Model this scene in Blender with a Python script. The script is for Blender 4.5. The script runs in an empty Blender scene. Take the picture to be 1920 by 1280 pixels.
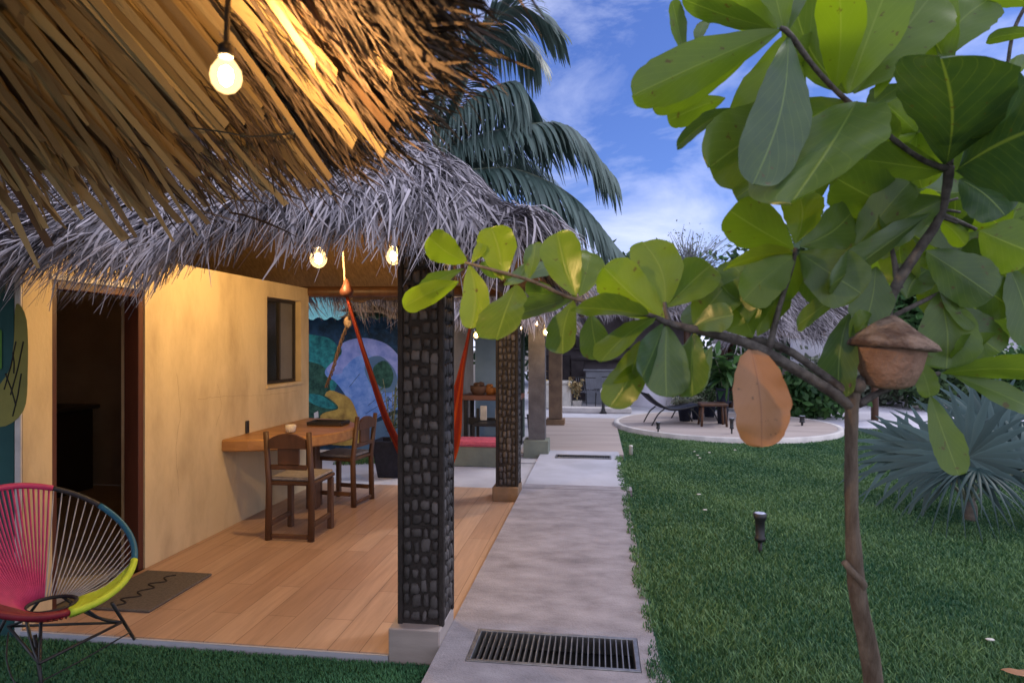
import bpy, math, random
import numpy as np
from mathutils import Vector
R = math.radians
rnd = random.Random(7)
rng = np.random.default_rng(7)
scene = bpy.context.scene

# ------------------------------------------------------------------ camera
F, CX, CY, CH = 1200.0, 960.0, 645.0, 1.55
YAW = R(7.6)
cam_d = bpy.data.cameras.new("camera")
cam = bpy.data.objects.new("camera", cam_d)
scene.collection.objects.link(cam)
cam.location = (0, 0, CH)
cam.rotation_euler = (R(90), 0, YAW)
cam_d.sensor_width = 36.0
cam_d.lens = F / 1920 * 36
cam_d.shift_y = (CY - 640) / 1920
cam_d.clip_start = 0.02
cam_d.clip_end = 2000
cam_d.dof.use_dof = True
cam_d.dof.focus_distance = 3.6
cam_d.dof.aperture_fstop = 5.0
scene.camera = cam
scene.render.resolution_x, scene.render.resolution_y = 1024, 682

# ------------------------------------------------------------------ light
SUN_EL, SUN_AZ = R(52), R(62)          # azimuth clockwise from +Y
w = bpy.data.worlds.new("World")
scene.world = w
w.use_nodes = True
nt = w.node_tree
nt.nodes.clear()
def N(t, kind, **kw):
    n = t.nodes.new(kind)
    for k, v in kw.items():
        if k.startswith('_'):
            setattr(n, k[1:], v)
        else:
            n.inputs[k.replace('__', ' ')].default_value = v
    return n
sky = nt.nodes.new('ShaderNodeTexSky')
sky.sky_type = 'NISHITA'
sky.sun_disc = False
sky.sun_elevation = SUN_EL
sky.sun_rotation = SUN_AZ
sky.altitude = 0
sky.air_density = 1.0
sky.dust_density = 0.3
sky.ozone_density = 3.0
L = nt.links.new
tint = N(nt, 'ShaderNodeMix', _data_type='RGBA', _blend_type='MULTIPLY')
tint.inputs[0].default_value = 1.0
L(sky.outputs[0], tint.inputs[6])
tint.inputs[7].default_value = (0.52, 0.62, 1.04, 1)
tc = nt.nodes.new('ShaderNodeTexCoord')
mp = nt.nodes.new('ShaderNodeMapping')
mp.inputs['Scale'].default_value = (1.6, 1.6, 3.4)
mp.inputs['Rotation'].default_value = (0.0, 0.35, 0.2)
L(tc.outputs['Generated'], mp.inputs[0])
n1 = N(nt, 'ShaderNodeTexNoise', Scale=2.3, Detail=9.0, Roughness=0.6, Distortion=0.5)
L(mp.outputs[0], n1.inputs['Vector'])
# cloud added overhead and behind the camera to whiten the fill, plus horizon cloud
dot = N(nt, 'ShaderNodeVectorMath', _operation='DOT_PRODUCT')
L(tc.outputs['Generated'], dot.inputs[0])
dot.inputs[1].default_value = (0.02, -0.62, 0.55)
mr = N(nt, 'ShaderNodeMapRange')
mr.inputs['From Min'].default_value = -0.35
mr.inputs['From Max'].default_value = 0.45
mr.inputs['To Min'].default_value = 0.0
mr.inputs['To Max'].default_value = 0.50
L(dot.outputs['Value'], mr.inputs[0])
sep = nt.nodes.new('ShaderNodeSeparateXYZ')
L(tc.outputs['Generated'], sep.inputs[0])
hz = N(nt, 'ShaderNodeMapRange')
hz.inputs['From Min'].default_value = 0.02
hz.inputs['From Max'].default_value = 0.215
hz.inputs['To Min'].default_value = 0.40
hz.inputs['To Max'].default_value = 0.0
L(sep.outputs['Z'], hz.inputs[0])
a1 = N(nt, 'ShaderNodeMath', _operation='ADD')
L(n1.outputs[0], a1.inputs[0]); L(mr.outputs[0], a1.inputs[1])
a2 = N(nt, 'ShaderNodeMath', _operation='ADD')
L(a1.outputs[0], a2.inputs[0]); L(hz.outputs[0], a2.inputs[1])
cr = nt.nodes.new('ShaderNodeValToRGB')
cr.color_ramp.elements[0].position = 0.46
cr.color_ramp.elements[0].color = (0, 0, 0, 1)
cr.color_ramp.elements[1].position = 1.02
cr.color_ramp.elements[1].color = (1, 1, 1, 1)
L(a2.outputs[0], cr.inputs[0])
mx = N(nt, 'ShaderNodeMix', _data_type='RGBA')
L(cr.outputs[0], mx.inputs[0])
L(tint.outputs[2], mx.inputs[6])
mx.inputs[7].default_value = (8.8, 9.2, 11.6, 1)
bg = nt.nodes.new('ShaderNodeBackground')
bg.inputs['Strength'].default_value = 0.10
L(mx.outputs[2], bg.inputs['Color'])
wo = nt.nodes.new('ShaderNodeOutputWorld')
L(bg.outputs[0], wo.inputs[0])

sd = bpy.data.lights.new("sun", 'SUN')
sd.energy = 1.1
sd.angle = R(12)
sd.color = (1.0, 0.95, 0.9)
sun = bpy.data.objects.new("sun", sd)
scene.collection.objects.link(sun)
sdir = Vector((math.sin(SUN_AZ) * math.cos(SUN_EL), math.cos(SUN_AZ) * math.cos(SUN_EL), math.sin(SUN_EL)))
sun.rotation_euler = sdir.to_track_quat('Z', 'Y').to_euler()
scene.view_settings.view_transform = 'Standard'
scene.view_settings.look = 'None'
scene.view_settings.exposure = 0.4
scene.view_settings.gamma = 1.0
scene.cycles.max_bounces = 8
scene.cycles.transparent_max_bounces = 8
scene.cycles.sample_clamp_indirect = 6.0

# ------------------------------------------------------------------ measuring helpers
cs, sn = math.cos(YAW), math.sin(YAW)
def P(u, v, d):
    """point seen at pixel (u, v) of the photo, d metres along the viewing axis"""
    x = (u - CX) / F * d
    return np.array((x * cs - d * sn, d * cs + x * sn, CH - (v - CY) / F * d))
def G(u, v, z=0.0):
    return P(u, v, (CH - z) * F / (v - CY))
def WY(u, v, Y):
    x = (u - CX) / F
    return P(u, v, Y / (cs + x * sn))
def WX(u, v, X):
    x = (u - CX) / F
    return P(u, v, X / (x * cs - sn))
def V(*a):
    return np.array(a, dtype=float)
def unit(a):
    a = np.asarray(a, float)
    n = np.linalg.norm(a, axis=-1, keepdims=True)
    return a / np.maximum(n, 1e-9)
def spline(pts, n):
    pts = [np.asarray(p, float) for p in pts]
    P_ = [2 * pts[0] - pts[1]] + pts + [2 * pts[-1] - pts[-2]]
    out = []
    segs = len(pts) - 1
    for i in range(n):
        t = i / (n - 1) * segs
        k = min(int(t), segs - 1)
        t -= k
        a, b, c, d = P_[k:k + 4]
        out.append(.5 * ((2 * b) + (-a + c) * t + (2 * a - 5 * b + 4 * c - d) * t * t + (-a + 3 * b - 3 * c + d) * t ** 3))
    return np.array(out)

# ------------------------------------------------------------------ materials
MATS = {}
def M(name, c1, c2=None, scale=8.0, rough=0.7, bump=0.0, bscale=None, stretch=(1, 1, 1), spec=0.3, metal=0.0,
      tone=False, ramp=(0.35, 0.65), detail=6.0, transl=0.0, bdist=0.01):
    m = bpy.data.materials.new(name)
    m.use_nodes = True
    t = m.node_tree
    b = t.nodes['Principled BSDF']
    b.inputs['Roughness'].default_value = rough
    b.inputs['Metallic'].default_value = metal
    b.inputs['Specular IOR Level'].default_value = spec
    col = None
    tcn = t.nodes.new('ShaderNodeTexCoord')
    mpn = t.nodes.new('ShaderNodeMapping')
    mpn.inputs['Scale'].default_value = stretch
    t.links.new(tcn.outputs['Object'], mpn.inputs[0])
    if c2 is None:
        c2 = tuple(c * 0.75 for c in c1)
    mixn = N(t, 'ShaderNodeMix', _data_type='RGBA')
    mixn.inputs[6].default_value = (*c1, 1)
    mixn.inputs[7].default_value = (*c2, 1)
    noise = N(t, 'ShaderNodeTexNoise', Scale=scale, Detail=detail, Roughness=0.6)
    t.links.new(mpn.outputs[0], noise.inputs['Vector'])
    if tone:
        at = t.nodes.new('ShaderNodeAttribute')
        at.attribute_name = 'tone'
        ad = N(t, 'ShaderNodeMath', _operation='MULTIPLY_ADD')
        t.links.new(noise.outputs[0], ad.inputs[0])
        ad.inputs[1].default_value = 0.35
        sb = N(t, 'ShaderNodeMath', _operation='SUBTRACT')
        t.links.new(at.outputs['Fac'], sb.inputs[0]); sb.inputs[1].default_value = 0.175
        t.links.new(sb.outputs[0], ad.inputs[2])
        ad.use_clamp = True
        t.links.new(ad.outputs[0], mixn.inputs[0])
    else:
        rp = t.nodes.new('ShaderNodeValToRGB')
        rp.color_ramp.elements[0].position, rp.color_ramp.elements[1].position = ramp
        t.links.new(noise.outputs[0], rp.inputs[0])
        t.links.new(rp.outputs[0], mixn.inputs[0])
    t.links.new(mixn.outputs[2], b.inputs['Base Color'])
    if bump:
        n2 = N(t, 'ShaderNodeTexNoise', Scale=bscale or scale * 4, Detail=5.0, Roughness=0.6)
        t.links.new(mpn.outputs[0], n2.inputs['Vector'])
        bp = N(t, 'ShaderNodeBump', Strength=bump, Distance=bdist)
        t.links.new(n2.outputs[0], bp.inputs['Height'])
        t.links.new(bp.outputs[0], b.inputs['Normal'])
    if transl:
        tr = t.nodes.new('ShaderNodeBsdfTranslucent')
        t.links.new(mixn.outputs[2], tr.inputs['Color'])
        ms = t.nodes.new('ShaderNodeMixShader')
        ms.inputs[0].default_value = transl
        t.links.new(b.outputs[0], ms.inputs[1]); t.links.new(tr.outputs[0], ms.inputs[2])
        t.links.new(ms.outputs[0], t.nodes['Material Output'].inputs[0])
    MATS[name] = m
    m['mix'] = mixn.name
    return m
def emit(name, col, st):
    m = bpy.data.materials.new(name)
    m.use_nodes = True
    t = m.node_tree
    b = t.nodes['Principled BSDF']
    b.inputs['Base Color'].default_value = (*col, 1)
    b.inputs['Emission Color'].default_value = (*col, 1)
    b.inputs['Emission Strength'].default_value = st
    return m

plaster = M('ochre_plaster', (.58, .455, .28), (.36, .27, .165), 3.4, .85, .8, 26, ramp=(.43, .80), stretch=(1, 1, .40), detail=12.0, bdist=.006)
plaster_dark = M('cracked_plaster', (.20, .14, .08), None, 8, .9)
plaster_in = M('inner_plaster', (.34, .30, .27), (.27, .24, .21), 3, .9)
white_pl = M('pale_plaster', (.62, .58, .56), (.45, .42, .42), 4, .8, .3, 30)
concrete = M('path_concrete', (.315, .295, .33), (.165, .15, .17), 4.2, .9, .9, 80, ramp=(.34, .74), stretch=(1, 1.7, 1), bdist=.008, detail=10)
concrete2 = M('smooth_concrete', (.46, .46, .53), (.36, .36, .41), 2.0, .6, .2, 40)
curb_m = M('tile_edge', (.36, .31, .29), (.28, .24, .23), 5, .5, .1, 30)
turf_m = M('turf_soil', (.022, .075, .038), (.034, .10, .05), 30, .95, .8, 180)
soil_m = M('soil', (.10, .085, .07), (.16, .14, .12), 5, .95, .5, 40)
pave_m = M('pale_paving', (.50, .49, .54), (.38, .37, .41), 1.4, .7, .2, 30)
deck_m = M('tan_deck', (.44, .37, .345), (.34, .28, .26), 1.3, .6, .2, 20, stretch=(.4, 3, 1))
dark_metal = M('black_metal', (.012, .012, .014), (.02, .02, .022), 12, .45, .1, 60, spec=.5)
steel = M('galvanised_steel', (.32, .32, .33), (.2, .2, .21), 14, .4, .1, 60, metal=.8)
black_m = M('pit_black', (.006, .006, .007), (.01, .01, .011), 6, .9)
stone_d = M('dark_stone', (.030, .025, .025), (.125, .11, .11), 9, .62, .7, 60, tone=True, spec=.5, bdist=.006)
stone_core = M('stone_grout', (.018, .014, .013), (.035, .028, .026), 14, .7, .6, 70)
col_pl = M('dark_render', (.085, .078, .082), (.14, .13, .135), 5, .75, .5, 50)
col_brown = M('brown_render', (.22, .15, .10), (.14, .095, .07), 5, .75, .4, 50)
plinth_m = M('plinth_tile', (.40, .34, .32), (.31, .265, .25), 3, .45, .1, 30, stretch=(1, 1, 4))
plinth_w = M('plinth_brown', (.24, .15, .09), (.16, .10, .06), 8, .7, .4, 40)
wood_d = M('dark_wood', (.115, .054, .028), (.065, .03, .016), 6, .45, .25, 30, stretch=(1, 1, .15), spec=.4)
wood_m = M('honey_wood', (.42, .22, .08), (.27, .13, .05), 5, .42, .25, 30, stretch=(.3, 2.5, 2.5), spec=.4)
wood_b = M('red_brown_door', (.09, .03, .018), (.055, .018, .012), 6, .5, .2, 40, stretch=(1, 1, .2))
cush = M('seat_fabric', (.30, .28, .27), (.22, .2, .2), 30, .9, .4, 120)
pink_m = M('pink_fabric', (.62, .12, .17), (.5, .09, .13), 20, .85, .3, 80)
red_m = M('red_weave', (.13, .006, .008), (.30, .045, .008), 10, .85, .5, 160, tone=True)
rope_m = M('rope', (.28, .2, .15), (.16, .11, .08), 40, .9, .5, 120)
green_gr = M('green_render', (.20, .22, .18), (.15, .165, .14), 4, .8, .3, 30)
thatch_g = M('grey_thatch', (.040, .034, .040), (.50, .455, .50), 22, .8, 0, tone=True, spec=.2)
thatch_base = M('thatch_underlay', (.05, .042, .040), (.10, .085, .08), 14, .95, .9, 60, stretch=(4, 1, 1), bdist=.03)
thatch_in = M('thatch_ceiling', (.30, .19, .10), (.19, .115, .06), 16, .9, .9, 60, stretch=(4, 1, 1), bdist=.02)
lining_m = M('palm_leaf_lining', (.14, .080, .048), (.62, .43, .21), 7, .75, .25, 40, tone=True, spec=.12, transl=.15)
fringe_m = M('brown_fringe', (.045, .030, .024), (.22, .15, .11), 20, .9, 0, tone=True, spec=.15)
teal_roof = M('teal_sheet', (.16, .42, .40), (.10, .32, .31), 4, .5, .1, 30)
frond_m = M('palm_frond', (.022, .050, .042), (.15, .22, .20), 3, .42, 0, tone=True, spec=.5, transl=.2)
rachis_m = M('palm_rachis', (.20, .22, .16), (.13, .15, .1), 8, .6)
trunk_m = M('palm_trunk', (.22, .19, .17), (.13, .11, .10), 5, .85, .7, 30, stretch=(1, 1, 5))
fan_m = M('fan_leaf', (.008, .030, .029), (.065, .122, .122), 4, .5, 0, tone=True, spec=.35, transl=.1)
bark_m = M('almond_bark', (.19, .145, .11), (.075, .05, .035), 26, .85, 1.0, 110, stretch=(1, 1, .22), bdist=.006, ramp=(.38, .62), detail=10)
twig_m = M('almond_twig', (.045, .034, .030), (.14, .12, .105), 34, .75, .9, 120, bdist=.004, detail=10)
terra = M('terracotta', (.36, .21, .145), (.20, .105, .07), 13, .8, .8, 60)
terra_lid = M('weathered_terracotta', (.11, .065, .048), (.30, .205, .155), 16, .9, 1.0, 42, stretch=(1, 1, 2.5), bdist=.02, ramp=(.42, .6))
fol_d = M('far_foliage', (.016, .040, .020), (.10, .17, .065), 3, .6, 0, tone=True, transl=.25)
fol_g = M('garden_foliage', (.016, .055, .02), (.10, .22, .06), 3, .5, 0, tone=True, transl=.25)
fol_p = M('pale_foliage', (.10, .13, .09), (.34, .36, .28), 3, .6, 0, tone=True, transl=.2)
bare_m = M('bare_twigs', (.12, .12, .13), (.22, .22, .24), 6, .9)
grass_m = M('grass_blades', (.020, .092, .040), (.175, .290, .10), 4, .5, 0, tone=True, spec=.35, transl=.25)
straw_m = M('dried_flowers', (.55, .42, .22), (.35, .25, .12), 12, .85)
gold_m = M('golden_blooms', (.60, .42, .10), (.4, .25, .06), 12, .8)
cream_m = M('cream_paint', (.66, .62, .56), (.5, .47, .43), 6, .6)
lav_m = M('pale_render', (.66, .64, .72), (.54, .52, .60), 1.6, .8, .2, 20)
bluewall = M('blue_wall', (.30, .42, .56), (.24, .35, .47), 3, .8, .2, 30)
mauve_m = M('mauve_wall', (.22, .19, .21), (.15, .13, .145), 3, .85, .2, 30)
shelf_m = M('dark_shelf', (.055, .045, .05), (.09, .075, .08), 6, .7)
grey_m = M('grey_counter', (.24, .25, .29), (.18, .19, .22), 3, .5)
navy_m = M('navy_fabric', (.012, .015, .03), (.02, .024, .045), 20, .8)
dark_glass = M('dark_glass', (.012, .013, .015), (.018, .018, .02), 2, .12, spec=.6)
grey_pane = M('grey_blind', (.16, .15, .14), (.12, .11, .105), 3, .35)
mat_m = M('mat_fibre', (.10, .085, .075), (.145, .125, .11), 60, .95, .8, 200)
ink_m = M('mat_ink', (.018, .016, .016), (.028, .025, .025), 30, .95)
glow = emit('filament_glow', (1.0, .63, .25), 3500.0)
glow_near = emit('filament_glow_near', (1.0, .61, .235), 7200.0)
glow_far = emit('filament_glow_far', (1.0, .66, .30), 620.0)
def envelope():
    m = bpy.data.materials.new('warm_bulb_glass')
    m.use_nodes = True
    t = m.node_tree; t.nodes.clear()
    e = t.nodes.new('ShaderNodeEmission'); e.inputs[0].default_value = (1, .62, .24, 1); e.inputs[1].default_value = 2.6
    tr_ = t.nodes.new('ShaderNodeBsdfTransparent')
    ms = t.nodes.new('ShaderNodeMixShader'); ms.inputs[0].default_value = .5
    o = t.nodes.new('ShaderNodeOutputMaterial')
    t.links.new(tr_.outputs[0], ms.inputs[1]); t.links.new(e.outputs[0], ms.inputs[2]); t.links.new(ms.outputs[0], o.inputs[0])
    return m
env_m = envelope()

# floor boards
def board_mat():
    m = bpy.data.materials.new('floor_boards')
    m.use_nodes = True
    t = m.node_tree
    b = t.nodes['Principled BSDF']
    tcn = t.nodes.new('ShaderNodeTexCoord')
    mp_ = t.nodes.new('ShaderNodeMapping')
    mp_.inputs['Rotation'].default_value = (0, 0, R(90))
    t.links.new(tcn.outputs['Object'], mp_.inputs[0])
    br = N(t, 'ShaderNodeTexBrick', Scale=1.0)
    br.offset = 0.37
    br.inputs['Color1'].default_value = (.45, .30, .215, 1)
    br.inputs['Color2'].default_value = (.36, .225, .155, 1)
    br.inputs['Mortar'].default_value = (.17, .10, .07, 1)
    br.inputs['Mortar Size'].default_value = 0.0022
    br.inputs['Brick Width'].default_value = 1.15
    br.inputs['Row Height'].default_value = 0.17
    t.links.new(mp_.outputs[0], br.inputs['Vector'])
    m2 = t.nodes.new('ShaderNodeMapping')
    m2.inputs['Scale'].default_value = (14, .9, 1)
    t.links.new(tcn.outputs['Object'], m2.inputs[0])
    nz = N(t, 'ShaderNodeTexNoise', Scale=1.7, Detail=8.0, Roughness=0.65, Distortion=0.6)
    t.links.new(m2.outputs[0], nz.inputs['Vector'])
    mr_ = N(t, 'ShaderNodeMapRange')
    mr_.inputs['To Min'].default_value = 0.55
    mr_.inputs['To Max'].default_value = 1.40
    t.links.new(nz.outputs[0], mr_.inputs[0])
    mu = N(t, 'ShaderNodeMix', _data_type='RGBA', _blend_type='MULTIPLY')
    mu.inputs[0].default_value = 1
    t.links.new(br.outputs['Color'], mu.inputs[6]); t.links.new(mr_.outputs[0], mu.inputs[7])
    t.links.new(mu.outputs[2], b.inputs['Base Color'])
    b.inputs['Roughness'].default_value = .42
    bp = N(t, 'ShaderNodeBump', Strength=.25, Distance=.003)
    t.links.new(br.outputs['Fac'], bp.inputs['Height']); bp.invert = True
    t.links.new(bp.outputs[0], b.inputs['Normal'])
    return m
boards = board_mat()

# broad leaf: tone blends dark to bright, leaf by leaf; midrib and side veins drawn from the leaf's own coordinates
def leaf_mat(name, dark, bright, rib, transl):
    m = bpy.data.materials.new(name)
    m.use_nodes = True
    t = m.node_tree
    b = t.nodes['Principled BSDF']
    at = t.nodes.new('ShaderNodeAttribute'); at.attribute_name = 'tone'
    ac = t.nodes.new('ShaderNodeAttribute'); ac.attribute_name = 'across'
    al = t.nodes.new('ShaderNodeAttribute'); al.attribute_name = 'along'
    mixn = N(t, 'ShaderNodeMix', _data_type='RGBA')
    mixn.inputs[6].default_value = (*dark, 1); mixn.inputs[7].default_value = (*bright, 1)
    tcn = t.nodes.new('ShaderNodeTexCoord')
    nz = N(t, 'ShaderNodeTexNoise', Scale=22.0, Detail=6.0)
    t.links.new(tcn.outputs['Object'], nz.inputs['Vector'])
    ad = N(t, 'ShaderNodeMath', _operation='MULTIPLY_ADD'); ad.inputs[1].default_value = .3; ad.use_clamp = True
    t.links.new(nz.outputs[0], ad.inputs[0])
    sb = N(t, 'ShaderNodeMath', _operation='SUBTRACT'); sb.inputs[1].default_value = .15
    t.links.new(at.outputs['Fac'], sb.inputs[0]); t.links.new(sb.outputs[0], ad.inputs[2])
    t.links.new(ad.outputs[0], mixn.inputs[0])
    ab = N(t, 'ShaderNodeMath', _operation='ABSOLUTE')
    t.links.new(ac.outputs['Fac'], ab.inputs[0])
    rib_f = N(t, 'ShaderNodeMapRange')
    rib_f.inputs['From Min'].default_value = .012; rib_f.inputs['From Max'].default_value = .042
    rib_f.inputs['To Min'].default_value = .55; rib_f.inputs['To Max'].default_value = 0
    t.links.new(ab.outputs[0], rib_f.inputs[0])
    # side veins
    v1 = N(t, 'ShaderNodeMath', _operation='MULTIPLY_ADD'); v1.inputs[1].default_value = -.45
    t.links.new(ab.outputs[0], v1.inputs[0]); t.links.new(al.outputs['Fac'], v1.inputs[2])
    v2 = N(t, 'ShaderNodeMath', _operation='MULTIPLY'); v2.inputs[1].default_value = 8.0
    t.links.new(v1.outputs[0], v2.inputs[0])
    v3 = N(t, 'ShaderNodeMath', _operation='PINGPONG'); v3.inputs[1].default_value = 0.5
    t.links.new(v2.outputs[0], v3.inputs[0])
    v4 = N(t, 'ShaderNodeMapRange')
    v4.inputs['From Min'].default_value = .0; v4.inputs['From Max'].default_value = .06
    v4.inputs['To Min'].default_value = .20; v4.inputs['To Max'].default_value = 0
    t.links.new(v3.outputs[0], v4.inputs[0])
    mxv = N(t, 'ShaderNodeMath', _operation='MAXIMUM')
    t.links.new(rib_f.outputs[0], mxv.inputs[0]); t.links.new(v4.outputs[0], mxv.inputs[1])
    mr2 = N(t, 'ShaderNodeMix', _data_type='RGBA')
    mr2.inputs[7].default_value = (*rib, 1)
    t.links.new(mxv.outputs[0], mr2.inputs[0]); t.links.new(mixn.outputs[2], mr2.inputs[6])
    sp = N(t, 'ShaderNodeTexNoise', Scale=46.0, Detail=3.0)
    t.links.new(tcn.outputs['Object'], sp.inputs['Vector'])
    sr = N(t, 'ShaderNodeMapRange')
    sr.inputs['From Min'].default_value = .67; sr.inputs['From Max'].default_value = .72
    sr.inputs['To Min'].default_value = 0; sr.inputs['To Max'].default_value = .75
    t.links.new(sp.outputs[0], sr.inputs[0])
    m3 = N(t, 'ShaderNodeMix', _data_type='RGBA')
    m3.inputs[7].default_value = (.10, .055, .02, 1)
    t.links.new(sr.outputs[0], m3.inputs[0]); t.links.new(mr2.outputs[2], m3.inputs[6])
    mr2 = m3
    t.links.new(mr2.outputs[2], b.inputs['Base Color'])
    b.inputs['Roughness'].default_value = .33
    b.inputs['Specular IOR Level'].default_value = .6
    bp = N(t, 'ShaderNodeBump', Strength=.35, Distance=.002)
    t.links.new(mxv.outputs[0], bp.inputs['Height'])
    t.links.new(bp.outputs[0], b.inputs['Normal'])
    tr = t.nodes.new('ShaderNodeBsdfTranslucent')
    hs = N(t, 'ShaderNodeMix', _data_type='RGBA', _blend_type='MULTIPLY'); hs.inputs[0].default_value = 1
    t.links.new(mr2.outputs[2], hs.inputs[6]); hs.inputs[7].default_value = (1.85, 1.66, .40, 1)
    t.links.new(hs.outputs[2], tr.inputs['Color'])
    ms = t.nodes.new('ShaderNodeMixShader')
    tf = N(t, 'ShaderNodeMapRange')         # translucency grows with each leaf's tone
    tf.inputs['From Min'].default_value = .05; tf.inputs['From Max'].default_value = .65
    tf.inputs['To Min'].default_value = transl * .22; tf.inputs['To Max'].default_value = transl
    t.links.new(at.outputs['Fac'], tf.inputs[0]); t.links.new(tf.outputs[0], ms.inputs[0])
    t.links.new(b.outputs[0], ms.inputs[1]); t.links.new(tr.outputs[0], ms.inputs[2])
    t.links.new(ms.outputs[0], t.nodes['Material Output'].inputs[0])
    return m
leaf_m = leaf_mat('almond_leaf', (.018, .058, .040), (.185, .29, .020), (.26, .36, .09), .58)  # dark end tinted teal, painting the sky's reflection on leaf tops
dead_m = leaf_mat('dead_leaf_brown', (.22, .085, .032), (.46, .22, .085), (.22, .09, .04), .12)

# ------------------------------------------------------------------ object helpers
WLOC = {}
def link(o):
    scene.collection.objects.link(o)
def tag(o, label=None, cat=None, group=None, kind=None):
    if label: o['label'] = label
    if cat: o['category'] = cat
    if group: o['group'] = group
    if kind: o['kind'] = kind
    return o
def thing(name, label, cat, loc=(0, 0, 0), group=None):
    o = bpy.data.objects.new(name, None)
    o.empty_display_size = .1
    link(o)
    o.location = tuple(float(c) for c in loc)
    WLOC[o.name] = np.array(loc, float)
    return tag(o, label, cat, group)
def finish(name, me, mats, parent, smooth):
    for m in (mats if isinstance(mats, (list, tuple)) else [mats]):
        me.materials.append(m)
    if smooth:
        me.polygons.foreach_set('use_smooth', np.ones(len(me.polygons), bool))
    o = bpy.data.objects.new(name, me)
    link(o)
    if parent is not None:
        o.parent = parent
        WLOC[o.name] = WLOC[parent.name]
    else:
        WLOC[o.name] = np.zeros(3)
    return o
class MB:
    def __init__(s):
        s.v, s.f, s.t, s.mi, s.ac, s.al = [], [], [], [], [], []
        s.m = 0
        s.tone = .5
    def add(s, vs, fs, tones=None):
        o = len(s.v)
        vs = list(vs)
        s.v += [tuple(float(c) for c in p) for p in vs]
        s.t += list(tones) if tones is not None else [s.tone] * len(vs)
        for f in fs:
            s.f.append(tuple(i + o for i in f))
            s.mi.append(s.m)
        return s
    def box(s, x0, x1, y0, y1, z0, z1):
        return s.add([(x, y, z) for x in (x0, x1) for y in (y0, y1) for z in (z0, z1)],
                     [(0, 1, 3, 2), (4, 6, 7, 5), (0, 4, 5, 1), (2, 3, 7, 6), (0, 2, 6, 4), (1, 5, 7, 3)])
    def bbox(s, x0, x1, y0, y1, z0, z1, b=.004):
        """box with bevelled edges"""
        b = min(b, (x1 - x0) * .45, (y1 - y0) * .45, (z1 - z0) * .45)
        X, Y, Z = (x0, x1), (y0, y1), (z0, z1)
        vs, idx = [], {}
        for i in (0, 1):
            for j in (0, 1):
                for k in (0, 1):
                    sx, sy, sz = (1 - 2 * i), (1 - 2 * j), (1 - 2 * k)
                    idx[i, j, k, 0] = len(vs); vs.append((X[i], Y[j] + sy * b, Z[k] + sz * b))
                    idx[i, j, k, 1] = len(vs); vs.append((X[i] + sx * b, Y[j], Z[k] + sz * b))
                    idx[i, j, k, 2] = len(vs); vs.append((X[i] + sx * b, Y[j] + sy * b, Z[k]))
        fs = []
        for i in (0, 1):
            fs.append([idx[i, 0, 0, 0], idx[i, 1, 0, 0], idx[i, 1, 1, 0], idx[i, 0, 1, 0]])
            fs.append([idx[0, i, 0, 1], idx[1, i, 0, 1], idx[1, i, 1, 1], idx[0, i, 1, 1]])
            fs.append([idx[0, 0, i, 2], idx[1, 0, i, 2], idx[1, 1, i, 2], idx[0, 1, i, 2]])
        for a in (0, 1):
            for c in (0, 1):
                fs.append([idx[a, c, 0, 0], idx[a, c, 1, 0], idx[a, c, 1, 1], idx[a, c, 0, 1]])
                fs.append([idx[a, 0, c, 0], idx[a, 1, c, 0], idx[a, 1, c, 2], idx[a, 0, c, 2]])
                fs.append([idx[0, a, c, 1], idx[1, a, c, 1], idx[1, a, c, 2], idx[0, a, c, 2]])
                for d in (0, 1):
                    fs.append([idx[a, c, d, 0], idx[a, c, d, 1], idx[a, c, d, 2]])
        return s.add(vs, fs)
    def tube(s, pts, rad, n=8, cap=True):
        pts = np.asarray(pts, float)
        K = len(pts)
        rad = np.full(K, rad) if np.isscalar(rad) else np.asarray(rad, float)
        tg = unit(np.gradient(pts, axis=0))
        ref = V(0, 0, 1) if abs(tg[0][2]) < .9 else V(1, 0, 0)
        vs = []
        for k in range(K):
            a = unit(np.cross(tg[k], ref)); b_ = np.cross(tg[k], a)
            ref = np.cross(a, tg[k])
            if np.linalg.norm(ref) < .01: ref = V(0, 0, 1)
            for i in range(n):
                th = 2 * math.pi * i / n
                vs.append(pts[k] + rad[k] * (a * math.cos(th) + b_ * math.sin(th)))
        fs = [(k * n + i, k * n + (i + 1) % n, (k + 1) * n + (i + 1) % n, (k + 1) * n + i) for k in range(K - 1) for i in range(n)]
        if cap:
            fs += [tuple(range(n))[::-1], tuple((K - 1) * n + i for i in range(n))]
        return s.add(vs, fs)
    def bar(s, a, b, r, n=8):
        return s.tube([a, b], r, n)
    def lathe(s, prof, c, n=24, wob=0):
        vs, fs = [], []
        for k, (r, z) in enumerate(prof):
            for i in range(n):
                th = 2 * math.pi * i / n
                rr = r * (1 + wob * math.sin(3 * th + k) )
                vs.append((c[0] + rr * math.cos(th), c[1] + rr * math.sin(th), c[2] + z))
        for k in range(len(prof) - 1):
            for i in range(n):
                fs.append((k * n + i, k * n + (i + 1) % n, (k + 1) * n + (i + 1) % n, (k + 1) * n + i))
        fs += [tuple(range(n))[::-1], tuple((len(prof) - 1) * n + i for i in range(n))]
        return s.add(vs, fs)
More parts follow.
